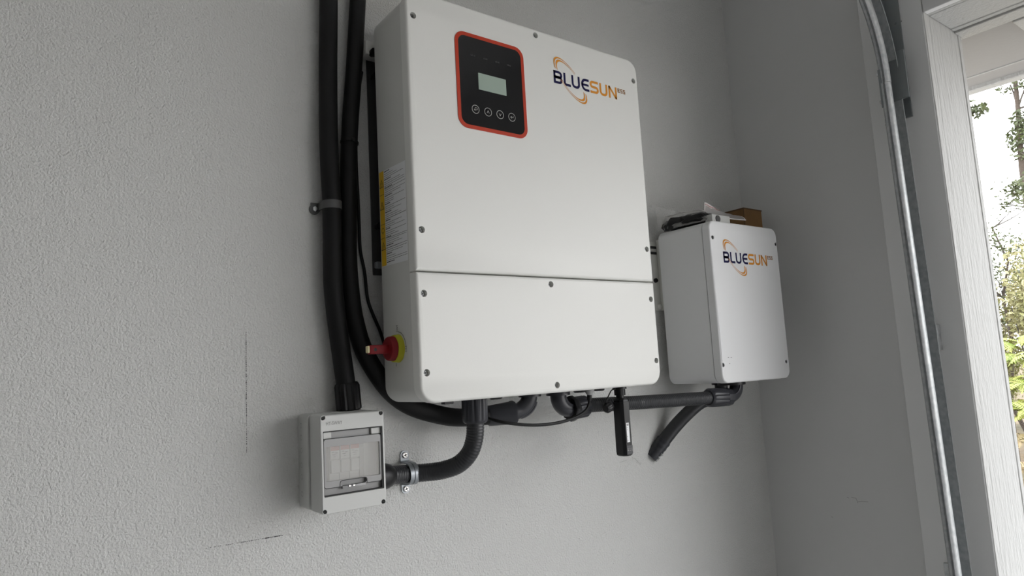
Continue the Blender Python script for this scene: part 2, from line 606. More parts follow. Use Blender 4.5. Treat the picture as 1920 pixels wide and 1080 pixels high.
obj('scuff_mark', bm, 'scuff', wall_back, 'fine scratches and specks low on the wall', smooth=0)
bm = BM()
side = lambda u, v: Vector((XW - 0.0006, u, v))
for path in ([(-0.2299, -0.3804), (-0.236, -0.3822)], [(-0.242, -0.3798), (-0.2539, -0.3804), (-0.2581, -0.3921)], [(-0.2581, -0.3890), (-0.268, -0.3872), (-0.2848, -0.3863)], [(-0.1814, -0.4371), (-0.186, -0.438)]):
    ribbon(bm, path, 0.0011, side)
obj('scuff_mark', bm, 'scuff', wall_right, 'dark scuff low on the side wall', smooth=0)
# old screw holes in the board
bm = BM()
for (y, z) in ((-0.5069, 0.5967), (-0.5138, 0.8057), (-0.448, 0.56)):
    ribbon(bm, circ(y, z, 0.0012, 8), 0.0014, lambda u, v: Vector((XB - 0.0005, u, v)), True)
obj('nail_hole', bm, 'scuff', trim_1, smooth=0)

# ================================================================== THE INVERTER
inv = thing('solar_inverter', (0.8645, 0.0, -0.048), 'large white wall-mounted solar inverter with orange-framed display and red rotary switch', 'inverter')
IX0, IX1, IZ0, IZ1 = 0.5655, 1.1630, -0.0485, 0.6893
IF = -0.185
SEAM = 0.1757
HR = 0.0062
hol_up = [(0.5803, 0.6393), (0.8643, 0.6759), (1.1488, 0.6397), (0.5803, 0.2482), (1.1491, 0.2490)]
hol_lo = [(0.5797, 0.1373), (0.8641, 0.1616), (1.1494, 0.1371), (0.5790, 0.0028), (0.8643, -0.0341), (1.1512, 0.0026)]
bm = BM(); shell(bm, IX0 + 0.0012, IX1 - 0.0012, IZ0 + 0.001, IZ1 - 0.001, 0.030, -0.0545, -0.1625, 0.001, n=8)
obj('chassis', bm, 'chassis', inv)
bm = BM(); shell(bm, IX0, IX1, SEAM + 0.0012, IZ1, (0.002, 0.002, 0.030, 0.030), -0.1632, IF, 0.005, [(x, z, HR) for x, z in hol_up], hole_depth=0.012, n=8)
obj('upper_cover', bm, 'white', inv)
bm = BM(); shell(bm, IX0, IX1, IZ0, SEAM - 0.0012, (0.030, 0.030, 0.002, 0.002), -0.1632, IF, 0.005, [(x, z, HR) for x, z in hol_lo], hole_depth=0.012, n=8)
obj('lower_cover', bm, 'white', inv)
def screw_mesh(r, y0, y1, m, name='screw'):
    bm = BM()
    lathe(bm, (0, y0, 0), (0, y1, 0), [(0, r), (0.7, r), (1, r * 0.8)], 14)
    for k in range(2):
        a = k * pi / 2 + 0.4
        d = Vector((cos(a), 0, sin(a))) * r * 0.62
        n_ = Vector((-sin(a), 0, cos(a))) * r * 0.13
        q = [bm.verts.new(Vector((0, y1 - 0.0002, 0)) + s * d + t * n_) for s, t in ((-1, -1), (1, -1), (1, 1), (-1, 1))]
        f = bm.faces.new(q)
        f.material_index = 1
    me = bpy.data.meshes.new(name)
    bm.to_mesh(me); bm.free()
    me.materials.append(M[m]); me.materials.append(M['ink'])
    me.polygons.foreach_set('use_smooth', [True] * len(me.polygons))
    me.set_sharp_from_angle(angle=radians(35))
    return me
sm = screw_mesh(0.0049, IF + 0.012, IF + 0.0065, 'screw')
for x, z in hol_up + hol_lo:
    o = new_obj('screw', sm)
    o.parent = inv
    o.location = Vector((x, 0, z)) - ORG[inv]
# rear: heat sink, wall plate, hooks and bolts in the gap
bm = BM()
box(bm, 0.60, 1.128, -0.054, -0.018, 0.0, 0.655, 0.003, 1)
for k in range(17):
    x = 0.612 + k * 0.0315
    box(bm, x, x + 0.003, -0.018, -0.006, 0.0, 0.655)
obj('heat_sink', bm, 'heatsink', inv)
bm = BM(); box(bm, 0.5735, 1.156, -0.004, -0.0005, 0.195, 0.655, 0.001, 1)
obj('wall_plate', bm, 'heatsink', inv)
bm = BM(); box(bm, 0.5585, 0.598, -0.034, -0.004, 0.626, 0.654, 0.003, 2)
obj('mounting_hook', bm, 'plate', inv)
for (z, r) in ((0.6274, 0.008), (0.5788, 0.0065), (0.2818, 0.008)):
    bm = BM(); lathe(bm, (0.5715, -0.030, z), (0.5715, -0.046, z), [(0, r * 0.6), (0.5, r * 0.6), (0.5, r), (1, r)], poly=10)
    obj('bolt', bm, 'black', inv)
bm = BM(); box(bm, 0.566, 0.60, -0.036, -0.024, 0.203, 0.216, 0.002, 1)
obj('clip', bm, 'zinc_dark', inv)
# display
PX, PZ = 0.7468, 0.5420
bm = BM(); plate(bm, rr(0.6660, 0.8276, 0.4480, 0.6365, 0.021, 8), IF + 0.001, IF - 0.0012, [rr(0.6731, 0.8205, 0.4552, 0.6293, 0.015, 8)])
disp = obj('display_bezel', bm, 'bezel', inv, 'orange-red frame round the display')
bm = BM(); plate(bm, rr(0.6731, 0.8205, 0.4552, 0.6293, 0.015, 8), IF + 0.001, IF - 0.0010)
pan = obj('display_panel', bm, 'glass_black', inv, 'glossy black display panel')
bm = BM(); plate(bm, rr(0.7150, 0.7800, 0.5285, 0.5615, 0.0008, 2), IF, IF - 0.0014)
obj('display_screen', bm, 'lcd', pan, 'blank grey-green screen')
YP = IF - 0.0016
for k, bx in enumerate((0.7050, 0.7335, 0.7617, 0.7899)):
    bz = 0.4872
    bm = BM()
    ribbon(bm, circ(bx, bz, 0.0080, 28), 0.0011, front(YP), True)
    s = 0.0032
    if k == 0:
        ribbon(bm, [(bx - s, bz - s * 0.3), (bx + s * 0.6, bz - s * 0.3)] , 0.0010, front(YP))
        ribbon(bm, [(bx + s * 0.6, bz - s * 0.3)] + arc(bx + s * 0.6, bz + s * 0.35, s * 0.65, s * 0.65, -90, 90, 6) + [(bx - s * 0.4, bz + s)], 0.0009, front(YP))
        ribbon(bm, [(bx - s * 0.3, bz + s * 0.45), (bx - s, bz - s * 0.3), (bx - s * 0.3, bz - s)], 0.0009, front(YP))
    elif k == 1:
        ribbon(bm, [(bx - s * 0.8, bz - s * 0.7), (bx, bz + s * 0.8), (bx + s * 0.8, bz - s * 0.7)], 0.0010, front(YP))
    elif k == 2:
        ribbon(bm, [(bx - s * 0.8, bz + s * 0.7), (bx, bz - s * 0.8), (bx + s * 0.8, bz + s * 0.7)], 0.0010, front(YP))
    else:
        ribbon(bm, [(bx + s, bz + s * 0.9), (bx + s, bz - s * 0.1), (bx - s, bz - s * 0.1)], 0.0010, front(YP))
        ribbon(bm, [(bx - s * 0.2, bz + s * 0.6), (bx - s, bz - s * 0.1), (bx - s * 0.2, bz - s * 0.8)], 0.0010, front(YP))
    obj('button', bm, 'icon', pan, smooth=0)
for bx in (0.7050, 0.7335, 0.7617, 0.7899):
    bm = BM()
    for q in range(4):
        rect(bm, bx - 0.0050 + q * 0.0026, bx - 0.0034 + q * 0.0026, 0.5915, 0.5940 + 0.0008 * (q % 2), front(YP))
    obj('status_light', bm, 'icon_dim', pan, 'dim status light caption', smooth=0)
# lettering of the maker
def logo(parent, dx, dz, y):
    z0, z1, wd = 0.5834, 0.6114, 0.0054
    zm = (z0 + z1) / 2
    fn = lambda u, v: Vector((u + dx, y, v + dz))
    h = wd / 2
    b = BM()
    # B
    xa, xb = 0.9060, 0.9298
    for (p, q) in ((zm - 0.0004, z1 - h), (z0 + h, zm + 0.0004)):
        r = (q - p) / 2
        ribbon(b, [(xa, q), (xb - r - h, q)] + arc(xb - r - h, (p + q) / 2, r, r, 90, -90, 8)[1:-1] + [(xb - r - h, p), (xa + wd, p)], wd, fn)
    ribbon(b, [(xa + h, z0), (xa + h, z1)], wd, fn)
    # L
    ribbon(b, [(0.9337 + h, z1), (0.9337 + h, z0 + 0.006), (0.9337 + h + 0.0012, z0 + h + 0.0012), (0.9337 + 0.007, z0 + h), (0.9530, z0 + h)], wd, fn)
    # U
    def U(x0, x1):
        r = 0.0075
        ribbon(b, [(x0 + h, z1), (x0 + h, z0 + h + r)] + arc(x0 + h + r, z0 + h + r, r, r, 180, 270, 6)[1:] + arc(x1 - h - r, z0 + h + r, r, r, 270, 360, 6) + [(x1 - h, z1)], wd, fn)
    U(0.9560, 0.9795)
    # E with a round back
    r = (z1 - z0 - wd) / 2
    ribbon(b, [(1.0062, z1 - h), (0.9836 + r + h, z1 - h)] + arc(0.9836 + h + 0.0095, zm, 0.0095, r, 90, 270, 10)[1:-1] + [(0.9836 + r + h, z0 + h), (1.0062, z0 + h)], wd, fn)
    ribbon(b, [(0.9850, zm), (1.0050, zm)], wd * 0.9, fn)
    obj('logo_lettering', b, 'navy', parent, 'navy printed capitals', smooth=0)
    b = BM()
    # S
    x0, x1 = 1.0087, 1.0345
    r = (z1 - z0 - wd) / 4
    ribbon(b, [(x1 - 0.001, z1 - h), (x0 + h + r, z1 - h)] + arc(x0 + h + r, z1 - h - r, r, r, 90, 270, 8)[1:-1] + [(x0 + h + r, zm), (x1 - h - r, zm)] + arc(x1 - h - r, z0 + h + r, r, r, 90, -90, 8)[1:-1] + [(x1 - h - r, z0 + h), (x0 + 0.001, z0 + h)], wd, fn)
    U(1.0375, 1.0615)
    # N
    ribbon(b, [(1.0650 + h, z0), (1.0650 + h, z1)], wd, fn)
    ribbon(b, [(1.0908 - h, z0), (1.0908 - h, z1)], wd, fn)
    ribbon(b, [(1.0650 + h * 0.9, z1 - 0.001), (1.0908 - h * 0.9, z0 + 0.001)], wd * 0.9, fn)
    obj('logo_lettering', b, 'orange', parent, 'orange printed capitals', smooth=0)
    # small raised suffix
    b = BM()
    e = 0.0021
    za, zb = 0.6010, 0.6106
    zc = (za + zb) / 2
    ribbon(b, [(1.1008, zb - e / 2), (1.0938 + e / 2, zb - e / 2), (1.0938 + e / 2, za + e / 2), (1.1008, za + e / 2)], e, fn)
    ribbon(b, [(1.0938 + e, zc), (1.1000, zc)], e, fn)
    for sx_ in (1.1026, 1.1112):
        ribbon(b, [(sx_ + 0.0068, zb - e / 2), (sx_ + e / 2, zb - e / 2), (sx_ + e / 2, zc), (sx_ + 0.0068 - e / 2, zc), (sx_ + 0.0068 - e / 2, za + e / 2), (sx_, za + e / 2)], e, fn)
    obj('logo_suffix', b, 'brown_ink', parent, 'small raised brown capitals', smooth=0)
    # orbit of two crescents
    b = BM()
    cx, cz = 0.9530, 0.5977
    e1, e2 = Vector((0.7071, -0.7071)), Vector((0.7071, 0.7071))
    fn2 = lambda u, v: Vector((u + dx, y - 0.0002, v + dz))
    for (A, B_, a, b_) in ((0.0588, 0.0235, 0.0545, 0.0228), (0.0518, 0.0205, 0.0468, 0.0200)):
        for (t0, t1) in ((93, 222), (252, 398)):
            prev = None
            for k in range(41):
                t = radians(t0 + (t1 - t0) * k / 40)
                p = e1 * (A * cos(t)) + e2 * (B_ * sin(t))
                q = e1 * (a * cos(t)) + e2 * (b_ * sin(t))
                cur = (b.verts.new(fn2(cx + p.x, cz + p.y)), b.verts.new(fn2(cx + q.x, cz + q.y)))
                if prev:
                    b.faces.new((prev[0], cur[0], cur[1], prev[1]))
                prev = cur
    bmesh.ops.recalc_face_normals(b, faces=b.faces)
    obj('logo_orbit', b, 'orange', parent, 'orange orbit of two thin crescents', smooth=0)
logo(inv, 0, 0, IF - 0.0003)

# side of the inverter: sticker, switch, captions
SX = IX0 + 0.0012
sidef = lambda off: (lambda u, v: Vector((SX - off, u, v)))      # u = y, v = z
bm = BM()
# u runs from the wall (-0.058) to the front (-0.160)
q = [(-0.0575, 0.2015), (-0.0580, 0.3805), (-0.1605, 0.3765), (-0.1585, 0.1985)]
bm.faces.new([bm.verts.new(sidef(0.0004)(*p)) for p in q])
stk = obj('warning_sticker', bm, 'sticker', inv, 'white sticker with yellow strip and fine print', smooth=0)
bm = BM()
rect(bm, -0.0765, -0.0580, 0.2020, 0.3800, sidef(0.0007))
obj('sticker_strip', bm, 'label_yellow', stk, 'yellow hazard strip', smooth=0)
for (z, kind) in ((0.356, 't'), (0.314, 't'), (0.268, 'c'), (0.238, 't')):
    bm = BM()
    if kind == 't':
        ribbon(bm, [(-0.0595, z - 0.006), (-0.0745, z - 0.006), (-0.067, z + 0.008)], 0.0012, sidef(0.0010), True)
        rect(bm, -0.0677, -0.0663, z - 0.002, z + 0.003, sidef(0.0010))
        rect(bm, -0.0677, -0.0663, z - 0.0045, z - 0.003, sidef(0.0010))
    else:
        ribbon(bm, arc(-0.067, z, 0.005, 0.005, -60, 240, 12), 0.0011, sidef(0.0010))
        rect(bm, -0.0680, -0.0660, z - 0.007, z - 0.003, sidef(0.0010))
    obj('hazard_symbol', bm, 'ink', stk, kind='stuff', smooth=0)
bm = BM()
for z in (0.3350, 0.2790, 0.2530):
    rect(bm, -0.0765, -0.0580, z, z + 0.0007, sidef(0.0010))
obj('strip_divider', bm, 'ink', stk, kind='stuff', smooth=0)
bm = BM()
z = 0.3755
rows = 0
while z > 0.2060:
    head = rows % 4 == 0
    ln = random.uniform(0.018, 0.03) if head else random.choice((0.074, 0.078, 0.05, 0.062, 0.078, 0.035))
    hh = 0.0016 if head else 0.0007
    u = -0.0785
    end = u - min(ln, 0.078)
    while u > end:
        wl = random.uniform(0.003, 0.009)
        rect(bm, max(u - wl, end), u, z, z + hh, sidef(0.0007))
        u -= wl + 0.0009
    z -= 0.0043 if head else 0.0037
    rows += 1
for z in (0.3430, 0.2870, 0.2510, 0.2330):
    rect(bm, -0.1590, -0.0780, z, z + 0.0006, sidef(0.0008))
obj('sticker_print', bm, 'ink', stk, 'rows of fine black print', kind='stuff', smooth=0)
# rotary isolator
SC = (-0.1090, 0.0482)
bm = BM(); lathe(bm, (SX, *SC), (SX - 0.0105, *SC), [(0, 0.0250), (0.25, 0.0246), (0.9, 0.0238), (1, 0.0228)], 36)
obj('switch_base', bm, 'yellow', inv, 'yellow round switch collar')
bm = BM(); lathe(bm, (SX - 0.0105, *SC), (SX - 0.021, *SC), [(0, 0.0218), (0.8, 0.0212), (1, 0.0195)], 36)
box(bm, SX - 0.057, SX - 0.020, SC[0] - 0.0065, SC[0] + 0.0065, SC[1] - 0.0085, SC[1] + 0.0070, 0.002, 2)
sw = obj('switch_knob', bm, 'red', inv, 'red rotary knob with a projecting handle')
bm = BM(); box(bm, SX - 0.060, SX - 0.056, SC[0] - 0.005, SC[0] + 0.005, SC[1] - 0.0065, SC[1] + 0.0055, 0.001, 1)
obj('handle_tip', bm, 'cream', sw, 'cream tip of the handle')
bm = BM(); ribbon(bm, circ(SX - 0.047, SC[1] - 0.001, 0.0016, 10), 0.0026, lambda u, v: Vector((u, SC[0] - 0.0067, v)), True)
obj('lock_hole', bm, 'dark_gap', sw, smooth=0)
capf = lambda cy, cz_, sgn=1: (lambda u, v: Vector((SX - 0.0004, cy - u, cz_ + v)))
bm = text_bm('ON', 0.0075, lambda u, v: Vector((SX - 0.0004, -0.1050 - v, 0.0775 + u)))
obj('switch_caption', bm, 'ink', inv, 'printed ON beside the switch', kind='stuff', smooth=0)
bm = text_bm('OFF', 0.0070, lambda u, v: Vector((SX - 0.0004, -0.1360 - v, 0.0400 + u)))
obj('switch_caption', bm, 'ink', inv, 'printed OFF beside the switch', kind='stuff', smooth=0)
bm = BM(); ribbon(bm, arc(-0.1090, 0.0482, 0.0295, 0.0295, 95, 178, 16), 0.0010, sidef(0.0004))
obj('turning_arrow', bm, 'ink', inv, smooth=0)
bm = BM(); ribbon(bm, [(-0.1000, 0.0170), (-0.1000, 0.0225)], 0.0016, sidef(0.0004))
obj('switch_mark', bm, 'ink', inv, smooth=0)
# entries on the underside
for (x, y) in ((0.7573, -0.130), (0.9500, -0.152), (1.0060, -0.150)):
    bm = BM(); lathe(bm, (x, y, IZ0 + 0.0012), (x, y, IZ0 - 0.0050), [(0, 0.0125), (0.6, 0.0125), (1, 0.0105)], 20)
    obj('blanking_plug', bm, 'black', inv)
bm = BM(); box(bm, 0.634, 0.654, -0.146, -0.134, IZ0 - 0.006, IZ0 + 0.001, 0.001, 1)
obj('latch', bm, 'black', inv)
bm = BM(); lathe(bm, (0.9792, -0.150, IZ0 + 0.001), (0.9790, -0.150, IZ0 - 0.012), [(0, 0.0105), (0.3, 0.0105), (0.8, 0.0068), (1, 0.0052)], 20)
obj('cable_gland', bm, 'flap_grey', inv, 'pale translucent cable gland')

# ================================================================== THE SMALL BOX
sb = thing('combiner_box', (1.516, 0.0, -0.0605), 'smaller white steel box mounted to the right of the inverter', 'electrical box')
BX0, BX1, BZ0, BZ1, BF = 1.3755, 1.6635, -0.0605, 0.3355, -0.187
bm = BM(); shell(bm, BX0 + 0.0006, BX1 - 0.0006, BZ0 + 0.0006, BZ1 - 0.0006, 0.022, -0.026, -0.1640, 0.0008, n=8)
bhol = [(1.3868, 0.2926, 0.0050), (1.6565, 0.2932, 0.0050), (1.3828, -0.0167, 0.0050), (1.6500, -0.0183, 0.0050)]
obj('body', bm, 'white2', sb)
bm = BM(); shell(bm, BX0 + 0.0025, BX1 - 0.0025, BZ0 + 0.0025, BZ1 - 0.0025, 0.020, -0.1630, -0.1668, 0.0003, n=6)
obj('cover_gasket', bm, 'dark_gap', sb, 'dark gasket line between body and cover')
bm = BM(); shell(bm, BX0, BX1, BZ0, BZ1, 0.022, -0.1662, BF, 0.0040, bhol, hole_depth=0.010, n=8)
obj('front_cover', bm, 'white2', sb)
sm2 = screw_mesh(0.0049, BF + 0.010, BF + 0.0015, 'black_screw')
for x, z, r in bhol:
    o = new_obj('screw', sm2)
    o.parent = sb
    o.location = Vector((x, 0, z)) - ORG[sb]
bm = BM(); box(bm, 1.345, 1.685, -0.0045, -0.0005, 0.132, 0.316, 0.001, 1)
obj('mounting_plate', bm, 'plate', sb)
bm = BM(); box(bm, 1.3905, 1.3990, -0.026, -0.0045, 0.132, 0.319, 0.001, 1)
obj('plate_lip', bm, 'plate', sb)
for z in (0.299, 0.284):
    bm = BM(); box(bm, 1.366, 1.389, -0.0065, -0.0045, z - 0.0035, z + 0.0035, 0.001, 1)
    obj('slot', bm, 'dark_gap', sb)
for (x, z, r, mm) in ((1.376, 0.211, 0.006, 'black'), (1.3835, 0.142, 0.0065, 'plate')):
    bm = BM(); lathe(bm, (x, -0.0045, z), (x, -0.011, z), [(0, r), (0.7, r), (1, r * 0.7)], 14)
    obj('bolt', bm, mm, sb)
logo(sb, 0.5160, -0.3513, BF - 0.0003)
bm = BM()
for (x, z) in ((1.408, -0.014), (1.416, 0.000), (1.405, 0.0005)):
    rect(bm, x - 0.002, x + 0.002, z - 0.0008, z + 0.0006, front(BF - 0.0002))
obj('scuff_mark', bm, 'scuff', sb, smooth=0)

# ================================================================== BREAKER BOX
bb = thing('breaker_box', (0.481, 0.0, -0.216), 'light grey plastic breaker box with clear window low on the wall', 'breaker box')
DX0, DX1, DZ0, DZ1, DF = 0.4238, 0.5385, -0.2155, -0.0565, -0.1023
bm = BM(); shell(bm, DX0, DX1, DZ0, DZ1, 0.008, -0.0003, -0.0455, 0.002, n=5)
base = obj('base', bm, 'box_grey', bb)
bm = BM()
shell(bm, DX0 + 0.004, DX1 - 0.004, DZ0 + 0.004, DZ1 - 0.004, 0.006, -0.0450, -0.0560, 0.0005, n=4)
obj('lid_joint', bm, 'flap_grey', bb)
bm = BM()
bk = [(0.4292, -0.0612, 0.0038), (0.5325, -0.0612, 0.0038), (0.4290, -0.2108, 0.0038), (0.5322, -0.2100, 0.0038)]
win = rr(0.4285, 0.5345, -0.1880, -0.0832, 0.0012, 2)
shell(bm, DX0 + 0.0006, DX1 - 0.0006, DZ0 + 0.0005, DZ1 - 0.0005, 0.005, -0.0555, DF, 0.0015, bk, [(win, 0.013)], hole_depth=0.006, n=5, back=True)
lid = obj('lid', bm, 'box_grey', bb)
sm3 = screw_mesh(0.0037, DF + 0.006, DF + 0.0010, 'black_screw')
for x, z, r in bk:
    o = new_obj('screw', sm3)
    o.parent = bb
    o.location = Vector((x, 0, z)) - ORG[bb]
bm = text_bm('HT-5WAY', 0.0082, lambda u, v: Vector((0.4335 + u * 0.78, DF - 0.0003, -0.0738 + v)))
obj('moulded_lettering', bm, 'emboss', lid, 'faint moulded lettering', smooth=0)
# knock-outs on the left side
for z in (-0.0757, -0.096, -0.118, -0.1425, -0.162, -0.1905):
    bm = BM(); ribbon(bm, circ(-0.0155, z, 0.0042, 14), 0.0010, lambda u, v: Vector((DX0 - 0.0003, u, v)), True)
    obj('knockout', bm, 'flap_grey', base, smooth=0)
# inside of the window: surround, breakers, flap, pane
wnd = rr(0.4335, 0.5290, -0.1645, -0.1088, 0.001, 2)
bm = BM(); plate(bm, rr(0.4286, 0.5344, -0.1879, -0.0833, 0.0012, 2), DF + 0.011, DF + 0.0085, [wnd])
obj('window_surround', bm, 'flap_grey', bb)
bm = BM(); box(bm, 0.430, 0.533, -0.0775, -0.074, -0.184, -0.087)
obj('breaker_tray', bm, 'breaker', bb, smooth=0)
for k, (xa, xb_) in enumerate(((0.4449, 0.4622), (0.4626, 0.4799), (0.4803, 0.4976))):
    br_o = None
    bm = BM()
    box(bm, xa, xb_, -0.084, -0.0772, -0.176, -0.090, 0.0006, 1)
    box(bm, xa + 0.0004, xb_ - 0.0004, -0.0888, -0.084, -0.1315, -0.1085, 0.0006, 1)
    br_o = obj('circuit_breaker', bm, 'breaker', bb, 'white circuit breaker with a red band')
    bm = BM(); rect(bm, xa + 0.0012, xb_ - 0.0010, -0.1170, -0.1090, front(-0.0892))
    obj('breaker_band', bm, 'breaker_red', br_o, smooth=0)
    bm = BM()
    for (dx_, dz_, l_) in ((0.003, -0.1200, 0.004), (0.0085, -0.1215, 0.005), (0.004, -0.1240, 0.006), (0.006, -0.1275, 0.004)):
        rect(bm, xa + dx_, xa + dx_ + l_, dz_, dz_ + 0.0009, front(-0.0892))
    obj('breaker_print', bm, 'flap_grey', br_o, smooth=0)
    bm = BM(); box(bm, xa + 0.0012, xb_ - 0.0012, -0.0895, -0.084, -0.1540, -0.1330, 0.001, 1)
    obj('toggle', bm, 'breaker', br_o)
bm = BM(); box(bm, 0.4980, 0.5070, -0.0855, -0.0772, -0.176, -0.090, 0.0006, 1)
obj('blank_module', bm, 'box_grey', bb)
bm = BM(); plate(bm, rr(0.4287, 0.5343, -0.1878, -0.0834, 0.0012, 2), DF + 0.0105, DF + 0.0012, [rr(0.4297, 0.5318, -0.1864, -0.0852, 0.0012, 2)])  # dark frame added to carry the shade on the recess walls
obj('recess_shade', bm, 'dark_gap', bb, 'dark frame painting shade into the window recess')
# hinged flap with a notch at its lower edge
out = rr(0.4300, 0.5312, -0.1745, -0.0965, 0.004, 4)
bm = BM(); plate(bm, out, DF + 0.0080, DF + 0.0018, [wnd, rr(0.4568, 0.5040, -0.1738, -0.1655, 0.0038, 4)])
fl = obj('window_flap', bm, 'flap_grey', bb, 'smoked grey hinged flap')
bm = BM(); plate(bm, wnd, DF + 0.0050, DF + 0.0035)
obj('pane', bm, 'glass', fl, 'clear window pane', smooth=0)
bm = BM()
ribbon(bm, rr(0.4298, 0.5315, -0.1749, -0.0961, 0.0042, 4), 0.0011, front(DF + 0.0016), True)
ribbon(bm, [(0.4562, -0.1746)] + rr(0.4565, 0.5043, -0.1745, -0.1652, 0.004, 4)[10:][::-1] + [(0.5046, -0.1746)], 0.0011, front(DF + 0.0015))
obj('flap_gap', bm, 'dark_gap', bb, smooth=0)
for (xa, xb_) in ((0.4300, 0.4445), (0.5150, 0.5335)):
    bm = BM(); box(bm, xa, xb_, DF + 0.004, DF + 0.0085, -0.0958, -0.0850, 0.0008, 1)
    obj('hinge', bm, 'box_grey', bb)
bm = BM(); box(bm, 0.4600, 0.5020, DF + 0.0005, DF + 0.0060, -0.1792, -0.1738, 0.0012, 2)
obj('latch', bm, 'flap_grey', bb)
bm = BM()
for xa in (0.4700, 0.4775):
    box(bm, xa, xa + 0.0045, DF - 0.0010, DF + 0.003, -0.1770, -0.1735, 0.0006, 1)
obj('latch_clip', bm, 'chrome', bb, 'bright metal clips of the latch')

# ================================================================== CONDUITS
def gland(parent, p0, p1, r, name='gland_nut', flutes=12, m='fitting', taper=0.92):
    bm = BM()
    lathe(bm, p0, p1, [(0, r * 0.86, 0), (0.04, r), (0.86, r), (0.95, r * taper), (1, r * 0.80, 0)], flutes=flutes, depth=r * 0.075)
    return obj(name, bm, m, parent)

# left upright conduit into the breaker box
PA = [(0.4937, -0.0200, 0.9484), (0.4926, -0.0200, 0.7889), (0.4910, -0.0200, 0.7228), (0.4863, -0.0200, 0.5716), (0.4819, -0.0260, 0.4336), (0.4847, -0.0260, 0.3125), (0.4833, -0.0260, 0.1838), (0.4868, -0.0260, 0.1257), (0.4934, -0.0260, 0.0678), (0.5025, -0.0255, -0.0042), (0.5041, -0.0260, -0.0200)]
ca = thing('flexible_conduit', (0.5050, -0.024, -0.0555), 'black flexible conduit running straight down into the breaker box, leftmost of all', 'conduit', )
bm = BM(); tube(bm, spline(PA, 0.01), 0.0172, 24)
obj('hose', bm, 'conduit', ca)
gland(ca, (0.5085, -0.0243, -0.0562), (0.5052, -0.024, -0.0060), 0.0225, m='black')
# second upright conduit sweeping under the inverter
PB = [(0.5617, -0.0165, 0.9528), (0.5575, -0.0165, 0.8117), (0.5531, -0.0165, 0.7426), (0.5395, -0.0165, 0.5847), (0.5269, -0.0165, 0.4519), (0.5200, -0.0165, 0.2873), (0.5190, -0.0165, 0.2064), (0.5239, -0.0165, 0.1319), (0.5321, -0.0165, 0.0873), (0.5431, -0.0185, 0.0501), (0.5640, -0.0250, 0.0073), (0.5930, -0.0300, -0.0320), (0.6309, -0.0380, -0.0600), (0.6869, -0.0500, -0.0800), (0.7261, -0.0600, -0.0867), (0.7783, -0.0700, -0.0876)]
cb = thing('flexible_conduit', (0.5415, -0.022, -0.09), 'black flexible conduit sweeping from the ceiling in a curve behind and under the inverter', 'conduit')
bm = BM(); tube(bm, spline(PB, 0.01), lambda i, n: 0.0158 + 0.0016 * min(1, max(0, (i / n - 0.62) * 6)), 24)
obj('hose', bm, 'conduit', cb)
bm = BM(); lathe(bm, (0.7760, -0.070, -0.0880), (0.8340, -0.0795, -0.0855), [(0, 0.0175), (0.06, 0.0200), (0.86, 0.0228), (0.90, 0.0240), (1, 0.0240)], poly=14)
obj('gland_body', bm, 'fitting', cb)
bm = BM()
el = spline([(0.8310, -0.079, -0.0858), (0.8470, -0.082, -0.0825), (0.8610, -0.0860, -0.0735), (0.8690, -0.0885, -0.0610), (0.8700, -0.089, -0.0500)], 0.003)
tube(bm, el, 0.0160, 20)
obj('elbow', bm, 'fitting', cb)
bm = BM()
tube(bm, [Vector(p) + Vector((0.011, -0.006, -0.011)) for p in el[2:-2]], 0.0035, 8)
obj('elbow_rib', bm, 'fitting', cb)
bm = BM(); lathe(bm, (0.8710, -0.089, -0.0565), (0.8710, -0.089, IZ0 + 0.0005), [(0, 0.0235), (1, 0.0235)], poly=12)
obj('lock_nut', bm, 'fitting', cb)
# zip tie holding the two
tb = BM(); lathe(tb, (0.5266, -0.0168, 0.4435), (0.5271, -0.0168, 0.4485), [(0, 0.0162), (0.1, 0.0172), (0.9, 0.0172), (1, 0.0162)], 24)
box(tb, 0.523, 0.529, -0.038, -0.033, 0.443, 0.4495, 0.001, 1)
tag(obj('cable_tie', tb, 'cable', origin=(0.5266, -0.020, 0.446)), 'black cable tie round the curving conduit beside the inverter', 'cable tie')
# conduit from the inverter down to the breaker box
PD = [(0.7142, -0.120, -0.070), (0.7142, -0.120, -0.0942), (0.7135, -0.117, -0.1205), (0.7071, -0.108, -0.1480), (0.6928, -0.090, -0.1690), (0.6728, -0.065, -0.1790), (0.6516, -0.042, -0.1822), (0.6264, -0.026, -0.1822), (0.5990, -0.031, -0.1802), (0.5780, -0.038, -0.1781), (0.560, -0.042, -0.177)]
cd = thing('flexible_conduit', (0.56, -0.042, -0.20), 'short ribbed black conduit curving from the inverter down to the breaker box', 'conduit')
bm = BM(); ribbed(bm, PD, 0.0168, 0.0052, 0.0007, 22)
obj('hose', bm, 'grey_conduit', cd)
gland(cd, (0.7150, -0.120, IZ0 + 0.0005), (0.7142, -0.120, -0.0945), 0.0242, flutes=10)
bm = BM(); lathe(bm, (0.5387, -0.045, -0.177), (0.5815, -0.0372, -0.1784), [(0, 0.0250), (0.30, 0.0250), (0.62, 0.0235), (0.86, 0.0205), (1, 0.0168)], 28)
obj('gland_body', bm, 'black', cd)
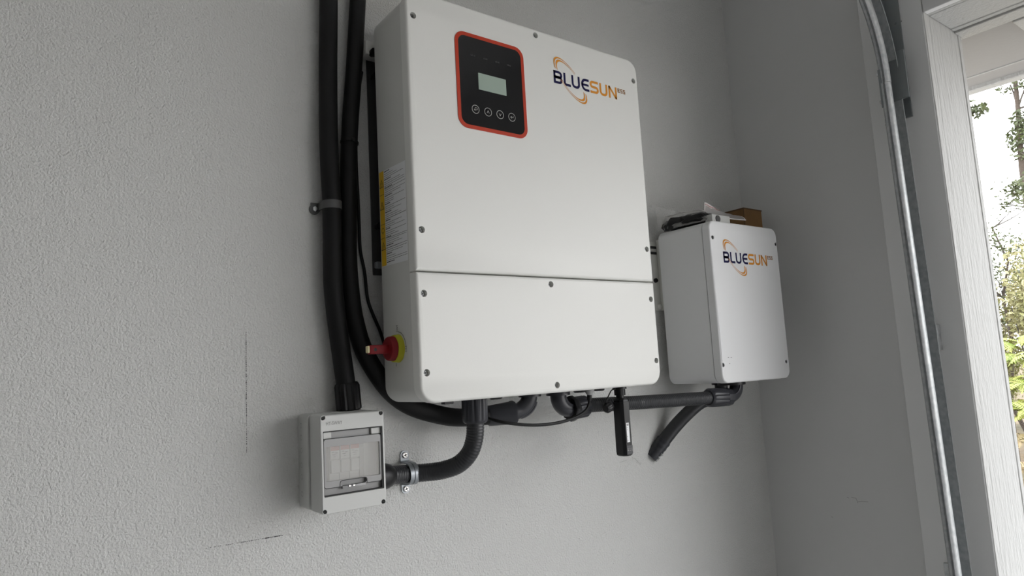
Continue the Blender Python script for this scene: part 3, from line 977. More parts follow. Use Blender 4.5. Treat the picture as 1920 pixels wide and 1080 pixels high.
# conduit between the inverter and the small box
PE = [(0.975, -0.110, -0.0868), (1.000, -0.111, -0.0845), (1.0166, -0.112, -0.0842), (1.1487, -0.130, -0.0879), (1.3144, -0.1435, -0.0917), (1.3720, -0.147, -0.0926)]
ce = thing('flexible_conduit', (1.15, -0.13, -0.105), 'ribbed grey-black conduit linking the inverter to the smaller white box', 'conduit')
bm = BM(); ribbed(bm, PE, 0.0155, 0.0055, 0.0009, 22)
obj('hose', bm, 'grey_conduit', ce)
bm = BM(); lathe(bm, (0.9290, -0.110, -0.0575), (0.9290, -0.110, IZ0 + 0.0005), [(0, 0.0250), (1, 0.0250)], poly=14)
obj('lock_nut', bm, 'fitting', ce)
bm = BM()
el = spline([(0.9285, -0.110, -0.0560), (0.9290, -0.110, -0.0660), (0.9345, -0.110, -0.0775), (0.9460, -0.110, -0.0855), (0.9620, -0.110, -0.0872)], 0.003)
tube(bm, el, 0.0165, 20)
obj('elbow', bm, 'fitting', ce)
bm = BM()
tube(bm, [Vector(p) + Vector((0.006, -0.0135, 0.006)) for p in el[1:-1]], 0.0032, 8)
obj('elbow_rib', bm, 'fitting', ce)
bm = BM(); lathe(bm, (0.9560, -0.110, -0.0873), (0.9700, -0.110, -0.0870), [(0, 0.0255), (0.15, 0.0268), (0.85, 0.0268), (1, 0.0255)], poly=8)
obj('hexagon_nut', bm, 'black', ce)
gland(ce, (0.9700, -0.110, -0.0870), (1.0030, -0.1112, -0.0846), 0.0232, flutes=10)
gland(ce, (1.4250, -0.148, -0.0945), (1.3660, -0.1468, -0.0925), 0.0228, flutes=10)
bm = BM(); lathe(bm, (1.4235, -0.148, -0.0945), (1.4520, -0.148, -0.0965), [(0, 0.0215), (0.1, 0.0220), (0.75, 0.0220), (1, 0.0165)], poly=10)
obj('hexagon_nut', bm, 'fitting', ce)
el = spline([(1.4380, -0.148, -0.0955), (1.4560, -0.148, -0.0945), (1.4720, -0.148, -0.0870), (1.4800, -0.148, -0.0750), (1.4810, -0.148, -0.0600)], 0.003)
bm = BM(); tube(bm, el, 0.0160, 20)
obj('elbow', bm, 'fitting', ce)
bm = BM(); tube(bm, [Vector(p) + Vector((-0.004, -0.0140, 0.004)) for p in el[1:-2]], 0.0032, 8)
obj('elbow_rib', bm, 'fitting', ce)
bm = BM(); lathe(bm, (1.4700, -0.142, -0.0675), (1.4700, -0.142, BZ0 + 0.0004), [(0, 0.034), (1, 0.034)], 24)
obj('lock_nut', bm, 'black', ce)
# slanting conduit into the wall
PG = [(1.5080, -0.082, -0.0600), (1.5060, -0.084, -0.0800), (1.4900, -0.084, -0.0985), (1.4600, -0.082, -0.1030), (1.4323, -0.075, -0.1075), (1.4064, -0.060, -0.1265), (1.3763, -0.035, -0.1613), (1.3412, -0.012, -0.2049), (1.3250, 0.004, -0.2260)]
cg = thing('flexible_conduit', (1.335, -0.01, -0.22), 'black conduit slanting down from the smaller box into a hole in the wall', 'conduit')
bm = BM(); tube(bm, spline(PG, 0.006), 0.0166, 24)
obj('hose', bm, 'grey_conduit', cg)
bm = BM(); tube(bm, spline([(1.3480, -0.0165, -0.1965), (1.3330, -0.0065, -0.2155), (1.3170, 0.004, -0.2360)], 0.004), lambda i, n: 0.0180 + 0.0006 * sin(i * 1.9), 18)
obj('sleeve', bm, 'fitting', cg)
bm = BM(); tube(bm, spline([(1.3310, -0.0225, -0.2280), (1.3240, -0.0160, -0.2370), (1.3180, -0.0060, -0.2440)], 0.002), lambda i, n: 0.0030 + 0.0012 * sin(i * 1.3), 8)
obj('sealant', bm, 'caulk', cg, 'smear of pale sealant')
bm = BM(); lathe(bm, (1.508, -0.082, -0.0680), (1.508, -0.082, BZ0 + 0.0004), [(0, 0.023), (1, 0.023)], 20)
obj('lock_nut', bm, 'black', cg)
# thin cables
PC = [(0.9790, -0.150, -0.0554), (0.9771, -0.150, -0.0759), (0.9653, -0.150, -0.0912), (0.9380, -0.150, -0.1018), (0.8879, -0.150, -0.1089), (0.8290, -0.148, -0.1078), (0.7760, -0.138, -0.0995), (0.7550, -0.118, -0.0915), (0.7370, -0.085, -0.0780), (0.7250, -0.066, -0.0620)]
bm = BM(); tube(bm, spline(PC, 0.005), 0.0032, 10)
cc = thing('signal_cable', (0.86, -0.13, -0.115), 'thin black cable hanging in a loop under the inverter', 'cable')
obj('cable_jacket', bm, 'cable', cc)
bm = BM(); lathe(bm, (0.9790, -0.150, -0.0600), (0.9775, -0.150, -0.0720), [(0, 0.0052), (0.8, 0.0050), (1, 0.0036)], 14)
obj('strain_relief', bm, 'black', cc)
PU = [(0.5620, -0.0055, 0.60), (0.5480, -0.0055, 0.52), (0.5446, -0.0055, 0.4176), (0.5465, -0.0055, 0.3335), (0.5470, -0.0055, 0.2815), (0.5479, -0.0055, 0.2403), (0.5544, -0.0070, 0.1992), (0.5584, -0.0085, 0.1481), (0.5673, -0.011, 0.1176), (0.5800, -0.013, 0.0849), (0.5900, -0.014, 0.0500), (0.5930, -0.014, 0.0250)]
bm = BM(); tube(bm, spline(PU, 0.006), 0.0031, 10)
tag(obj('thin_cable', bm, 'cable', origin=(0.56, -0.008, 0.1)), 'thin black cable curving along the wall into the gap behind the inverter', 'cable')

# straps
st = thing('pipe_strap', (0.487, 0.0, 0.317), 'dark grey one-hole strap with a bolt on the leftmost upright conduit', 'pipe strap')
bm = BM()
cx, cy = 0.4848, -0.026
prof = [(cx + 0.0180 * cos(radians(a)), cy + 0.0180 * sin(radians(a))) for a in range(0, -181, -10)]
prof = [(cx + 0.0180, 0.0 - 0.001)] + prof + [(cx - 0.0180, -0.0035), (cx - 0.031, -0.0032)]
def strip(bm, pf, z0, z1, th):
    """bent metal strip: profile in x,y extruded along z with thickness"""
    P = [Vector((p[0], p[1])) for p in pf]
    n = len(P)
    rows = []
    for i in range(n):
        a, b = P[max(i - 1, 0)], P[min(i + 1, n - 1)]
        t = (b - a).normalized()
        nn = Vector((t.y, -t.x)) * th
        rows.append([bm.verts.new((q.x, q.y, z)) for q in (P[i], P[i] + nn) for z in (z0, z1)])
    for i in range(n - 1):
        a, b = rows[i], rows[i + 1]
        for (p, q) in ((0, 1), (1, 3), (3, 2), (2, 0)):
            bm.faces.new((a[p], a[q], b[q], b[p]))
    bm.faces.new((rows[0][0], rows[0][1], rows[0][3], rows[0][2]))
    bm.faces.new((rows[-1][0], rows[-1][2], rows[-1][3], rows[-1][1]))
    bmesh.ops.recalc_face_normals(bm, faces=bm.faces)
strip(bm, prof, 0.3095, 0.3245, 0.0016)
obj('band', bm, 'strap_dark', st)
bm = BM(); lathe(bm, (0.4605, -0.0005, 0.3125), (0.4605, -0.0042, 0.3125), [(0, 0.0098), (1, 0.0098)], 20)
obj('ear', bm, 'strap_dark', st)
bm = BM(); lathe(bm, (0.4605, -0.0042, 0.3125), (0.4605, -0.0095, 0.3125), [(0, 0.0052), (0.8, 0.0052), (1, 0.0040)], poly=6)
obj('bolt', bm, 'chrome', st, 'bright hexagon bolt head')

s2 = thing('pipe_strap', (0.622, 0.0, -0.18), 'zinc two-hole strap with cross-head screws beside the breaker box', 'pipe strap')
cy, cz = -0.0265, -0.1822
for dxx, rad in ((0.0, 0.0182), (0.0095, 0.0182)):
    bm = BM()
    pf = [(-0.002, cz + 0.0200)] + [(cy + rad * cos(radians(a)), cz + rad * sin(radians(a))) for a in range(90, 271, 12)] + [(-0.002, cz - 0.0200)]
    P = [Vector(p) for p in pf]
    rows = []
    for i in range(len(P)):
        a, b = P[max(i - 1, 0)], P[min(i + 1, len(P) - 1)]
        t = (b - a).normalized()
        nn = Vector((t.y, -t.x)) * 0.0022
        x0 = 0.6165 + dxx
        if (P[i] + nn - Vector((cy, cz))).length < (P[i] - Vector((cy, cz))).length:
            nn = -nn
        rows.append([bm.verts.new((x, q.x, q.y)) for q in (P[i], P[i] + nn) for x in (x0, x0 + 0.0082)])
    for i in range(len(rows) - 1):
        a, b = rows[i], rows[i + 1]
        for (p, q) in ((0, 1), (1, 3), (3, 2), (2, 0)):
            bm.faces.new((a[p], a[q], b[q], b[p]))
    bm.faces.new((rows[0][0], rows[0][1], rows[0][3], rows[0][2]))
    bm.faces.new((rows[-1][0], rows[-1][2], rows[-1][3], rows[-1][1]))
    bmesh.ops.recalc_face_normals(bm, faces=bm.faces)
    obj('band', bm, 'strap', s2)
for z in (-0.1520, -0.2105):
    bm = BM()
    s_ = 1 if z > -0.18 else -1
    out = arc(0.6275, z + s_ * 0.002, 0.0088, 0.0088, 0, 180, 12)
    out = out + [(0.6187, z - s_ * 0.013), (0.6363, z - s_ * 0.013)] if s_ > 0 else [(p[0], 2 * (z - 0.002) - p[1]) for p in out] + [(0.6187, z + 0.013), (0.6363, z + 0.013)]
    if s_ < 0:
        out = list(reversed(out))
    plate(bm, out, -0.0004, -0.0030)
    obj('ear', bm, 'strap', s2)
    o = new_obj('screw', screw_mesh(0.0058, -0.0030, -0.0062, 'chrome'))
    o.parent = s2
    o.location = Vector((0.6275, 0, z + s_ * 0.002)) - ORG[s2]

# ================================================================== DATA LOGGER STICK
dg = thing('data_logger', (1.061, -0.158, -0.192), 'black plastic data stick with a white strip label hanging under the inverter', 'data logger')
DGX0, DGX1, DGY0, DGY1 = 1.0460, 1.0735, -0.1740, -0.1430
bm = BM()
def chamf(ins, z):
    c_ = 0.0055
    x0, x1, y0, y1 = DGX0 + ins, DGX1 - ins, DGY0 + ins, DGY1 - ins
    return [(x0 + c_, y0, z), (x1 - c_, y0, z), (x1, y0 + c_, z), (x1, y1 - c_, z), (x1 - c_, y1, z), (x0 + c_, y1, z), (x0, y1 - c_, z), (x0, y0 + c_, z)]
prev = None
for (ins, z) in ((0.003, -0.1915), (0.0005, -0.1890), (0.0, -0.183), (0.0003, -0.0800), (0.0014, -0.0795), (0.0014, -0.0750), (0.0035, -0.0715)):
    cur = [bm.verts.new(p) for p in chamf(ins, z)]
    if prev:
        bridge(bm, prev, cur)
    else:
        bm.faces.new(list(reversed(cur)))
    prev = cur
bm.faces.new(prev)
bmesh.ops.recalc_face_normals(bm, faces=bm.faces)
obj('casing', bm, 'black', dg, smooth=40)
bm = BM()
lathe(bm, (1.0570, -0.160, -0.0720), (1.0570, -0.160, -0.0630), [(0, 0.0085), (1, 0.0085)], 18)
lathe(bm, (1.0570, -0.160, -0.0660), (1.0570, -0.160, -0.0530), [(0, 0.0118), (1, 0.0118)], flutes=9, depth=0.0008)
lathe(bm, (1.0570, -0.160, -0.0530), (1.0570, -0.160, IZ0 + 0.0004), [(0, 0.0150), (1, 0.0150)], 18)
obj('connector', bm, 'black', dg)
bm = BM(); rect(bm, 1.0545, 1.0625, -0.1632, -0.1232, front(DGY0 - 0.0003))
lb = obj('strip_label', bm, 'sticker', dg, 'white strip label', smooth=0)
bm = BM()
rect(bm, 1.0556, 1.0614, -0.1292, -0.1252, front(DGY0 - 0.0005))
for z in (-0.134, -0.138, -0.152, -0.160):
    rect(bm, 1.0558, 1.0575, z, z + 0.0015, front(DGY0 - 0.0005))
obj('label_print', bm, 'flap_grey', lb, smooth=0)
bm = BM(); plate(bm, rr(1.0515, 1.0685, -0.1872, -0.1695, 0.001, 2), DGY0 + 0.001, DGY0 - 0.0006)
ind = obj('indicator_window', bm, 'fitting', dg, 'dark grey indicator window')
bm = BM()
for x in (1.0535, 1.0590, 1.0645):
    rect(bm, x, x + 0.0022, -0.1805, -0.1793, front(DGY0 - 0.0009))
    rect(bm, x + 0.0008, x + 0.0015, -0.1780, -0.1750, front(DGY0 - 0.0009))
obj('indicator_print', bm, 'icon', ind, smooth=0)
# dangling cap on its tether
cp = thing('connector_cap', (1.018, -0.164, -0.1), 'small black screw cap dangling by a tether beside the data stick', 'cap')
bm = BM(); lathe(bm, (1.0060, -0.166, -0.0905), (1.0250, -0.160, -0.0860), [(0, 0.0070), (0.3, 0.0112), (0.9, 0.0112), (1, 0.0098)], flutes=9, depth=0.0009)
obj('cap_body', bm, 'black', cp)
bm = BM(); tube(bm, spline([(1.056, -0.160, -0.0500), (1.045, -0.163, -0.0515), (1.0300, -0.1645, -0.0535), (1.0231, -0.165, -0.0594), (1.0133, -0.166, -0.0708), (1.0095, -0.166, -0.0815), (1.0110, -0.165, -0.0870)], 0.003), 0.0013, 8)
obj('tether', bm, 'cable', cp)

# ================================================================== ON TOP OF THE SMALL BOX
TZ = BZ1
bm = BM()
x0, x1, y0, y1, z1 = 1.6570, 1.7420, -0.100, -0.032, TZ + 0.078
ct = thing('carton', (1.70, -0.066, TZ), 'small brown cardboard carton on top of the smaller white box', 'box')
box(bm, x0, x1, y0, y1, TZ + 0.0006, z1 - 0.0015, 0.0008, 1)
obj('carton_body', bm, 'carton', ct)
bm = BM(); box(bm, x0 - 0.001, x1 + 0.001, y0 - 0.0012, y1, z1 - 0.0035, z1, 0.0005, 1)
obj('carton_flap', bm, 'carton_dark', ct)
bm = BM()
box(bm, x0 - 0.0008, x0 + 0.0006, y0 - 0.0008, y0 + 0.0006, TZ + 0.001, z1 - 0.003)
obj('carton_corner', bm, 'carton_dark', ct, smooth=0)

# clear bag: pillow of film with a sealed strip standing up at the front
def film(nx, ny, fn, amp, seed):
    rnd = random.Random(seed)
    ph = [(rnd.uniform(20, 110), rnd.uniform(20, 110), rnd.uniform(0, 6)) for _ in range(6)]
    V, Fc = [], []
    for j in range(ny + 1):
        for i in range(nx + 1):
            p = Vector(fn(i / nx, j / ny))
            c = sum(abs(sin(p.x * a + p.y * b + p.z * (a - b) + c_)) for a, b, c_ in ph) / 6 - 0.5
            V.append(p + Vector((0, 0, amp * c)))
    for j in range(ny):
        for i in range(nx):
            k = j * (nx + 1) + i
            Fc.append((k, k + 1, k + nx + 2, k + nx + 1))
    return V, Fc
bag = thing('plastic_bag', (1.47, -0.11, TZ), 'clear zip bag of loose black parts lying on top of the smaller white box', 'plastic bag')
LB = [Vector((1.3860, -0.040, TZ + 0.002)), Vector((1.3860, -0.100, TZ + 0.002)), Vector((1.4050, -0.160, TZ + 0.004)), Vector((1.4300, -0.168, TZ + 0.010))]
LT = [Vector((1.3980, -0.045, TZ + 0.040)), Vector((1.4160, -0.090, TZ + 0.0445)), Vector((1.4200, -0.130, TZ + 0.0400)), Vector((1.4240, -0.148, TZ + 0.0320))]
def along(L_, u):
    k = min(int(u * 3), 2)
    return L_[k].lerp(L_[k + 1], u * 3 - k)
V, Fc = film(28, 10, lambda u, v: along(LB, u).lerp(along(LT, u), v) + Vector((-0.010 * sin(pi * v), 0, 0)), 0.007, 3)
pydata('bag_side', V, Fc, 'film', bag, smooth=True)
bm = BM(); tube(bm, [along(LT, u / 12) for u in range(13)], lambda i, n: 0.0009 + 0.0004 * sin(i * 2.1), 6)
obj('bag_fold', bm, 'film_seal', bag, 'bright folded edge of the film')
P0, P1, P2, P3 = Vector((1.4200, -0.142, TZ + 0.0315)), Vector((1.5890, -0.148, TZ + 0.0260)), Vector((1.4440, -0.130, TZ + 0.0560)), Vector((1.6180, -0.118, TZ + 0.0450))
V, Fc = film(34, 8, lambda u, v: P0.lerp(P1, u).lerp(P2.lerp(P3, u), v) - Vector((0, 0, 0.004 * sin(pi * u))), 0.003, 5)
pydata('bag_top', V, Fc, 'film_grey', bag, smooth=True)
bm = BM(); tube(bm, [P0.lerp(P1, u / 14) - Vector((0, 0.0006, 0.004 * sin(pi * u / 14))) for u in range(15)], lambda i, n: 0.0017 - 0.0005 * i / n, 6)
obj('bag_edge', bm, 'film_seal', bag, 'bright lower edge of the bag')
bm = BM(); tube(bm, [P1, P1.lerp(P3, 0.5) + Vector((0.004, 0, 0)), P3], 0.0007, 6)
obj('bag_edge', bm, 'film_seal', bag)
# crumpled seal strip along the top
Q0, Q1 = Vector((1.4290, -0.139, TZ + 0.0390)), Vector((1.5050, -0.122, TZ + 0.0440))
T0, T1 = Vector((1.4440, -0.130, TZ + 0.0640)), Vector((1.5250, -0.115, TZ + 0.0540))
V, Fc = film(20, 6, lambda u, v: Q0.lerp(Q1, u).lerp(T0.lerp(T1, u), v) + Vector((0, 0.002 * sin(9 * u), 0.0015 * sin(7 * u))), 0.004, 9)
pydata('bag_seal', V, Fc, 'film_seal', bag, smooth=True, label='whitish crumpled zip seal')
bm = BM(); tube(bm, [Q0.lerp(T0, 0.72).lerp(Q1.lerp(T1, 0.72), u / 8) + Vector((0, -0.0025, 0.001 * sin(u * 1.7))) for u in range(9)], 0.0008, 6)
obj('seal_line', bm, 'pink', bag, 'thin pink line of the zip seal')
# rear crumpled film against the wall
V, Fc = film(24, 10, lambda u, v: Vector((1.372 + 0.13 * u, -0.030 - 0.02 * sin(pi * u), TZ + 0.004 + 0.062 * v * (1 - 0.35 * u))), 0.012, 12)
pydata('bag_back', V, Fc, 'film', bag, smooth=True)
# contents
def lump(name, parts, m, label, cat, sub=2):
    bm = BM()
    for (cx, cy, cz, rx, ry, rz, rot, sd) in parts:
        rnd = random.Random(sd)
        tmp = bmesh.ops.create_icosphere(bm, subdivisions=3, radius=1.0)
        ph = [rnd.uniform(0, 6) for _ in range(4)]
        for v in tmp['verts']:
            n = v.co.copy()
            k = 1 + 0.10 * sin(5 * n.x + ph[0]) + 0.10 * sin(6 * n.y + ph[1]) + 0.08 * sin(9 * n.z + ph[2]) + 0.06 * sin(13 * n.x + 7 * n.z + ph[3])
            q = Vector((n.x * rx * k, n.y * ry * k, n.z * rz * k))
            q.rotate(Matrix.Rotation(rot, 3, 'Z'))
            v.co = Vector((cx, cy, max(cz + q.z, TZ + 0.001))) 
            v.co.x += q.x; v.co.y += q.y
    o = obj(name, bm, m, origin=(parts[0][0], parts[0][1], TZ))
    tag(o, label, cat)
    return o
lump('black_pouch', [(1.412, -0.118, TZ + 0.017, 0.024, 0.044, 0.017, 0.25, 1), (1.398, -0.072, TZ + 0.015, 0.014, 0.032, 0.018, 0.1, 2), (1.392, -0.048, TZ + 0.012, 0.010, 0.016, 0.014, 0.2, 4)], 'black', 'crumpled black pouch inside the clear bag, nearest its left end', 'pouch')
cn = thing('cable_connector', (1.45, -0.161, TZ), 'short white connector with a dark round mouth under the bag', 'connector')
bm = BM(); box(bm, 1.4130, 1.4860, -0.1720, -0.1500, TZ + 0.0006, TZ + 0.0215, 0.002, 2)
obj('connector_body', bm, 'box_grey', cn)
bm = BM(); lathe(bm, (1.4345, -0.1715, TZ + 0.0105), (1.4345, -0.1740, TZ + 0.0105), [(0, 0.0095), (1, 0.0085)], 18)
obj('connector_mouth', bm, 'heatsink', cn, 'dark round mouth')

# ================================================================== DOOR TRACK
tk = thing('door_track', (1.72, -0.50, FZ), 'galvanised steel garage door track rising and bending overhead beside the opening', 'door track')
prof = [(0.0420, -0.0290), (0.0450, -0.0270), (0.0450, -0.0050), (0.0410, -0.0008), (0.0100, 0.0000), (0.0035, -0.0012), (0.0002, -0.0045), (0.0012, -0.0068), (0.0046, -0.0085), (0.0050, -0.0112), (0.0015, -0.0132), (-0.0010, -0.0140), (0.0015, -0.0166), (0.0065, -0.0186), (0.0120, -0.0196), (0.0155, -0.0188), (0.0160, -0.0165)]
def track(bm, spine, th=0.0016):
    """profile (toward-room offset, along-wall offset) swept along spine points (x, y, z, angle); angle 0 = upright"""
    rows = []
    n = len(prof)
    for (x, y, z, a) in spine:
        row_o, row_i = [], []
        for i, (u, v) in enumerate(prof):
            p0, p1 = prof[max(i - 1, 0)], prof[min(i + 1, n - 1)]
            t = Vector((p1[0] - p0[0], p1[1] - p0[1])).normalized()
            nn = Vector((t.y, -t.x)) * th
            for (row, du, dv) in ((row_o, u, v), (row_i, u + nn.x, v + nn.y)):
                row.append(bm.verts.new((x + du * cos(a), y + dv, z + du * sin(a))))
        rows.append(row_o + row_i[::-1])
    for i in range(len(rows) - 1):
        bridge(bm, rows[i], rows[i + 1])
    bm.faces.new(rows[0]); bm.faces.new(list(reversed(rows[-1])))
    bmesh.ops.recalc_face_normals(bm, faces=bm.faces)
TJ = 0.640
yl = lambda z: -0.4787 - 0.0156 * (0.58 - z)
xl = lambda z: 1.700
bm = BM(); track(bm, [(1.700, yl(z), z, 0) for z in (FZ + 0.01, -0.5, 0.1, TJ - 0.0006)])
obj('lower_track', bm, 'zinc', tk)
R = 0.36
sp = []
for k in range(19):
    a = radians(5 * k)
    sp.append((1.702 - R * (1 - cos(a)), -0.4778, TJ + 0.0006 + R * sin(a), a))
sp = [(1.702, -0.4778, TJ + 0.0006, 0)] + sp[1:]
sp.append((-0.9, -0.4778, TJ + R, radians(90)))
bm = BM(); track(bm, sp)
obj('curved_track', bm, 'zinc', tk)
# angle plate behind the curve, brackets and bolts
bm = BM()
box(bm, 1.742, 1.7455, -0.5240, -0.4780, 0.600, 0.720, 0.0005, 1)
box(bm, 1.7455, XB - 0.0005, -0.4815, -0.4785, 0.560, 1.20, 0.0005, 1)
box(bm, XB - 0.0040, XB - 0.0005, -0.5130, -0.4785, 0.560, 1.20, 0.0005, 1)
ag = obj('angle_bracket', bm, 'zinc_dark', tk, 'dull steel angle behind the bend')
bm = BM(); lathe(bm, (XB - 0.0040, -0.5010, 0.806), (XB - 0.0075, -0.5010, 0.806), [(0, 0.0040), (1, 0.003)], 12)
obj('bolt', bm, 'zinc_dark', ag)
bm = BM(); box(bm, 1.699, 1.7022, -0.4830, -0.4770, 0.580, 0.675, 0.0004, 1)
obj('splice_plate', bm, 'zinc_dark', tk)
for z in (0.668, 0.598):
    bm = BM(); lathe(bm, (1.712, -0.4795, z), (1.712, -0.4700, z), [(0, 0.0032), (0.5, 0.0032), (0.5, 0.0060), (1, 0.0045)], poly=8)
    obj('bolt', bm, 'chrome', tk)
for z in (-0.60, 0.02):
    bm = BM()
    if z < -0.5:
        box(bm, 1.7455, XB - 0.0005, -0.492, -0.4755, z - 0.06, -0.500, 0.001, 1)
        box(bm, XB - 0.004, XB - 0.0005, -0.492, -0.4560, z - 0.06, -0.500, 0.001, 1)
    else:
        box(bm, 1.7455, XB - 0.0005, -0.5120, -0.5090, z - 0.03, z + 0.03, 0.001, 1)
    obj('wall_bracket', bm, 'zinc', tk)
bm = BM(); box(bm, 1.7455, XB - 0.0005, -0.5150, -0.4950, -1.30, -1.22, 0.001, 1)
obj('wall_bracket', bm, 'zinc', tk)

# ================================================================== OUTSIDE
GZ = FZ - 0.06
def leaf_cloud(rnd, blobs, size, V, Fc):
    """blobs: (centre, radii, count): folded two-triangle leaves scattered through ellipsoids"""
    for (c, rad, n) in blobs:
        for _ in range(n):
            while True:
                p = Vector((rnd.uniform(-1, 1), rnd.uniform(-1, 1), rnd.uniform(-1, 1)))
                if p.length < 1:
                    break
            q = Vector((c[0] + p.x * rad[0], c[1] + p.y * rad[1], c[2] + p.z * rad[2]))
            d = Vector((rnd.gauss(0, 1), rnd.gauss(0, 1), rnd.gauss(0, 0.8))).normalized()
            s = d.cross(Vector((rnd.gauss(0, 1), rnd.gauss(0, 1), rnd.gauss(0, 1)))).normalized()
            L_ = size * rnd.uniform(0.6, 1.3)
            k = len(V)
            V += [q - d * L_ * 0.5, q + s * L_ * 0.24, q + d * L_ * 0.5, q - s * L_ * 0.24]
            Fc.append((k, k + 1, k + 2, k + 3))

def branch_set(bm, rnd, p, d, length, r, depth, tips):
    pts = [Vector(p)]
    dd = Vector(d).normalized()
    for k in range(4):
        dd = (dd + Vector((rnd.gauss(0, 0.16), rnd.gauss(0, 0.16), rnd.gauss(0, 0.12)))).normalized()
        pts.append(pts[-1] + dd * length / 4)
    tube(bm, pts, lambda i, n: r * (1 - 0.55 * i / (n - 1)), 6 if depth > 0 else 4)
    tips.append(pts[-1])
    if depth > 0:
        for k in range(3):
            q = pts[rnd.choice((2, 3, 4))]
            nd = (dd + Vector((rnd.gauss(0, 0.7), rnd.gauss(0, 0.7), rnd.gauss(0.1, 0.4)))).normalized()
            branch_set(bm, rnd, q, nd, length * rnd.uniform(0.5, 0.75), r * 0.45, depth - 1, tips)

def tree(x, y, h, label, seed, leaf, crown, group, lean=(0, 0), r=0.11, size=0.09, name='tree', limbs=5):
    rnd = random.Random(seed)
    t = thing(name, (x, y, GZ), label, 'tree', group)
    bm = BM()
    pts = [Vector((x + lean[0] * k / 6 * h + rnd.gauss(0, 0.05), y + lean[1] * k / 6 * h + rnd.gauss(0, 0.05), GZ + h * k / 6)) for k in range(7)]
    pts[0].z -= 0.1
    tube(bm, pts, lambda i, n: r * (1 - 0.65 * i / (n - 1)), 9)
    obj('trunk', bm, 'bark', t)
    bm = BM()
    tips = []
    for k in range(limbs):
        q = pts[rnd.choice((3, 4, 5, 6))]
        a = rnd.uniform(0, 2 * pi)
        branch_set(bm, rnd, q, (cos(a), sin(a), rnd.uniform(0.2, 0.9)), h * 0.17, r * 0.3, 1, tips)
    for c in crown:
        q = pts[min(range(7), key=lambda i: abs(pts[i].z - (c[0][2] - 0.5)))]
        tube(bm, spline([q, q.lerp(Vector(c[0]), 0.5) + Vector((0, 0, 0.12)), Vector(c[0])], 0.2), lambda i, n: r * 0.22 * (1 - 0.6 * i / n), 6)
    obj('branches', bm, 'twig', t, kind='stuff')
    V, Fc = [], []
    leaf_cloud(rnd, crown + [((p.x, p.y, p.z), (0.30, 0.30, 0.22), 34) for p in tips], size, V, Fc)
    pydata('foliage', V, Fc, leaf, t, kind='stuff')
    return t

GT = 'trees beyond the garage opening'
# eye is at (0, -1.2, 0): positions follow the ground plan seen through the opening
tree(20.0, 4.55, 8.6, 'tall thin pale-barked tree highest at the right edge of the opening', 21, 'leaf_dark',
     [((20.0, 4.25, 6.35), (0.35, 0.40, 0.22), 90), ((20.0, 3.8, 6.3), (0.4, 0.4, 0.4), 160), ((20.0, 4.12, 5.40), (0.3, 0.22, 0.26), 150), ((20.0, 4.18, 4.95), (0.3, 0.36, 0.30), 300), ((20.0, 4.22, 4.55), (0.3, 0.26, 0.16), 90), ((20.5, 3.3, 5.6), (0.6, 0.6, 0.8), 260), ((20.5, 3.2, 3.9), (0.6, 0.6, 0.8), 260)], GT, lean=(0, -0.052), r=0.115, size=0.13, limbs=0)
tree(14.5, 4.35, 5.9, 'tree mostly hidden behind the door jamb with one leafy spray showing', 22, 'leaf_dark',
     [((14.0, 3.15, 4.17), (0.22, 0.18, 0.14), 120), ((14.0, 3.25, 4.62), (0.2, 0.14, 0.08), 16), ((14.0, 3.28, 4.40), (0.2, 0.08, 0.06), 10), ((14.6, 4.7, 4.2), (0.7, 0.6, 0.9), 400)], GT, r=0.10, size=0.11, limbs=0)
tree(16.0, 2.35, 4.1, 'rounded grey-green small tree leaning in from the right edge at mid height', 23, 'leaf_dark',
     [((16.0, 3.30, 2.93), (0.35, 0.20, 0.20), 170), ((16.0, 3.10, 3.02), (0.35, 0.24, 0.26), 200), ((16.0, 3.50, 2.72), (0.2, 0.10, 0.08), 30), ((16.0, 2.3, 2.9), (0.6, 0.6, 0.5), 400)], GT, r=0.09, size=0.10, limbs=0)
tree(12.2, 2.55, 3.2, 'sparse twiggy tree with bare branches just above the bushes', 24, 'leaf_dark',
     [((12.0, 2.62, 1.05), (0.2, 0.10, 0.20), 60), ((12.0, 2.52, 1.35), (0.2, 0.16, 0.22), 40), ((12.0, 2.25, 1.25), (0.2, 0.2, 0.25), 70)], GT, r=0.032, size=0.06, name='bare_tree', limbs=14)
tree(24.0, 8.5, 8.5, 'leafy tree far out to the left behind the jamb', 25, 'leaf_dark', [((24.0, 8.5, 5.5), (1.6, 1.6, 1.5), 1200)], GT, r=0.14, size=0.14, limbs=3)
tree(22.0, -1.5, 8.0, 'leafy tree far out past the right edge of the frame', 26, 'leaf_dark', [((22.0, -1.5, 5.0), (1.6, 1.6, 1.5), 1200)], GT, r=0.14, size=0.14, limbs=3)

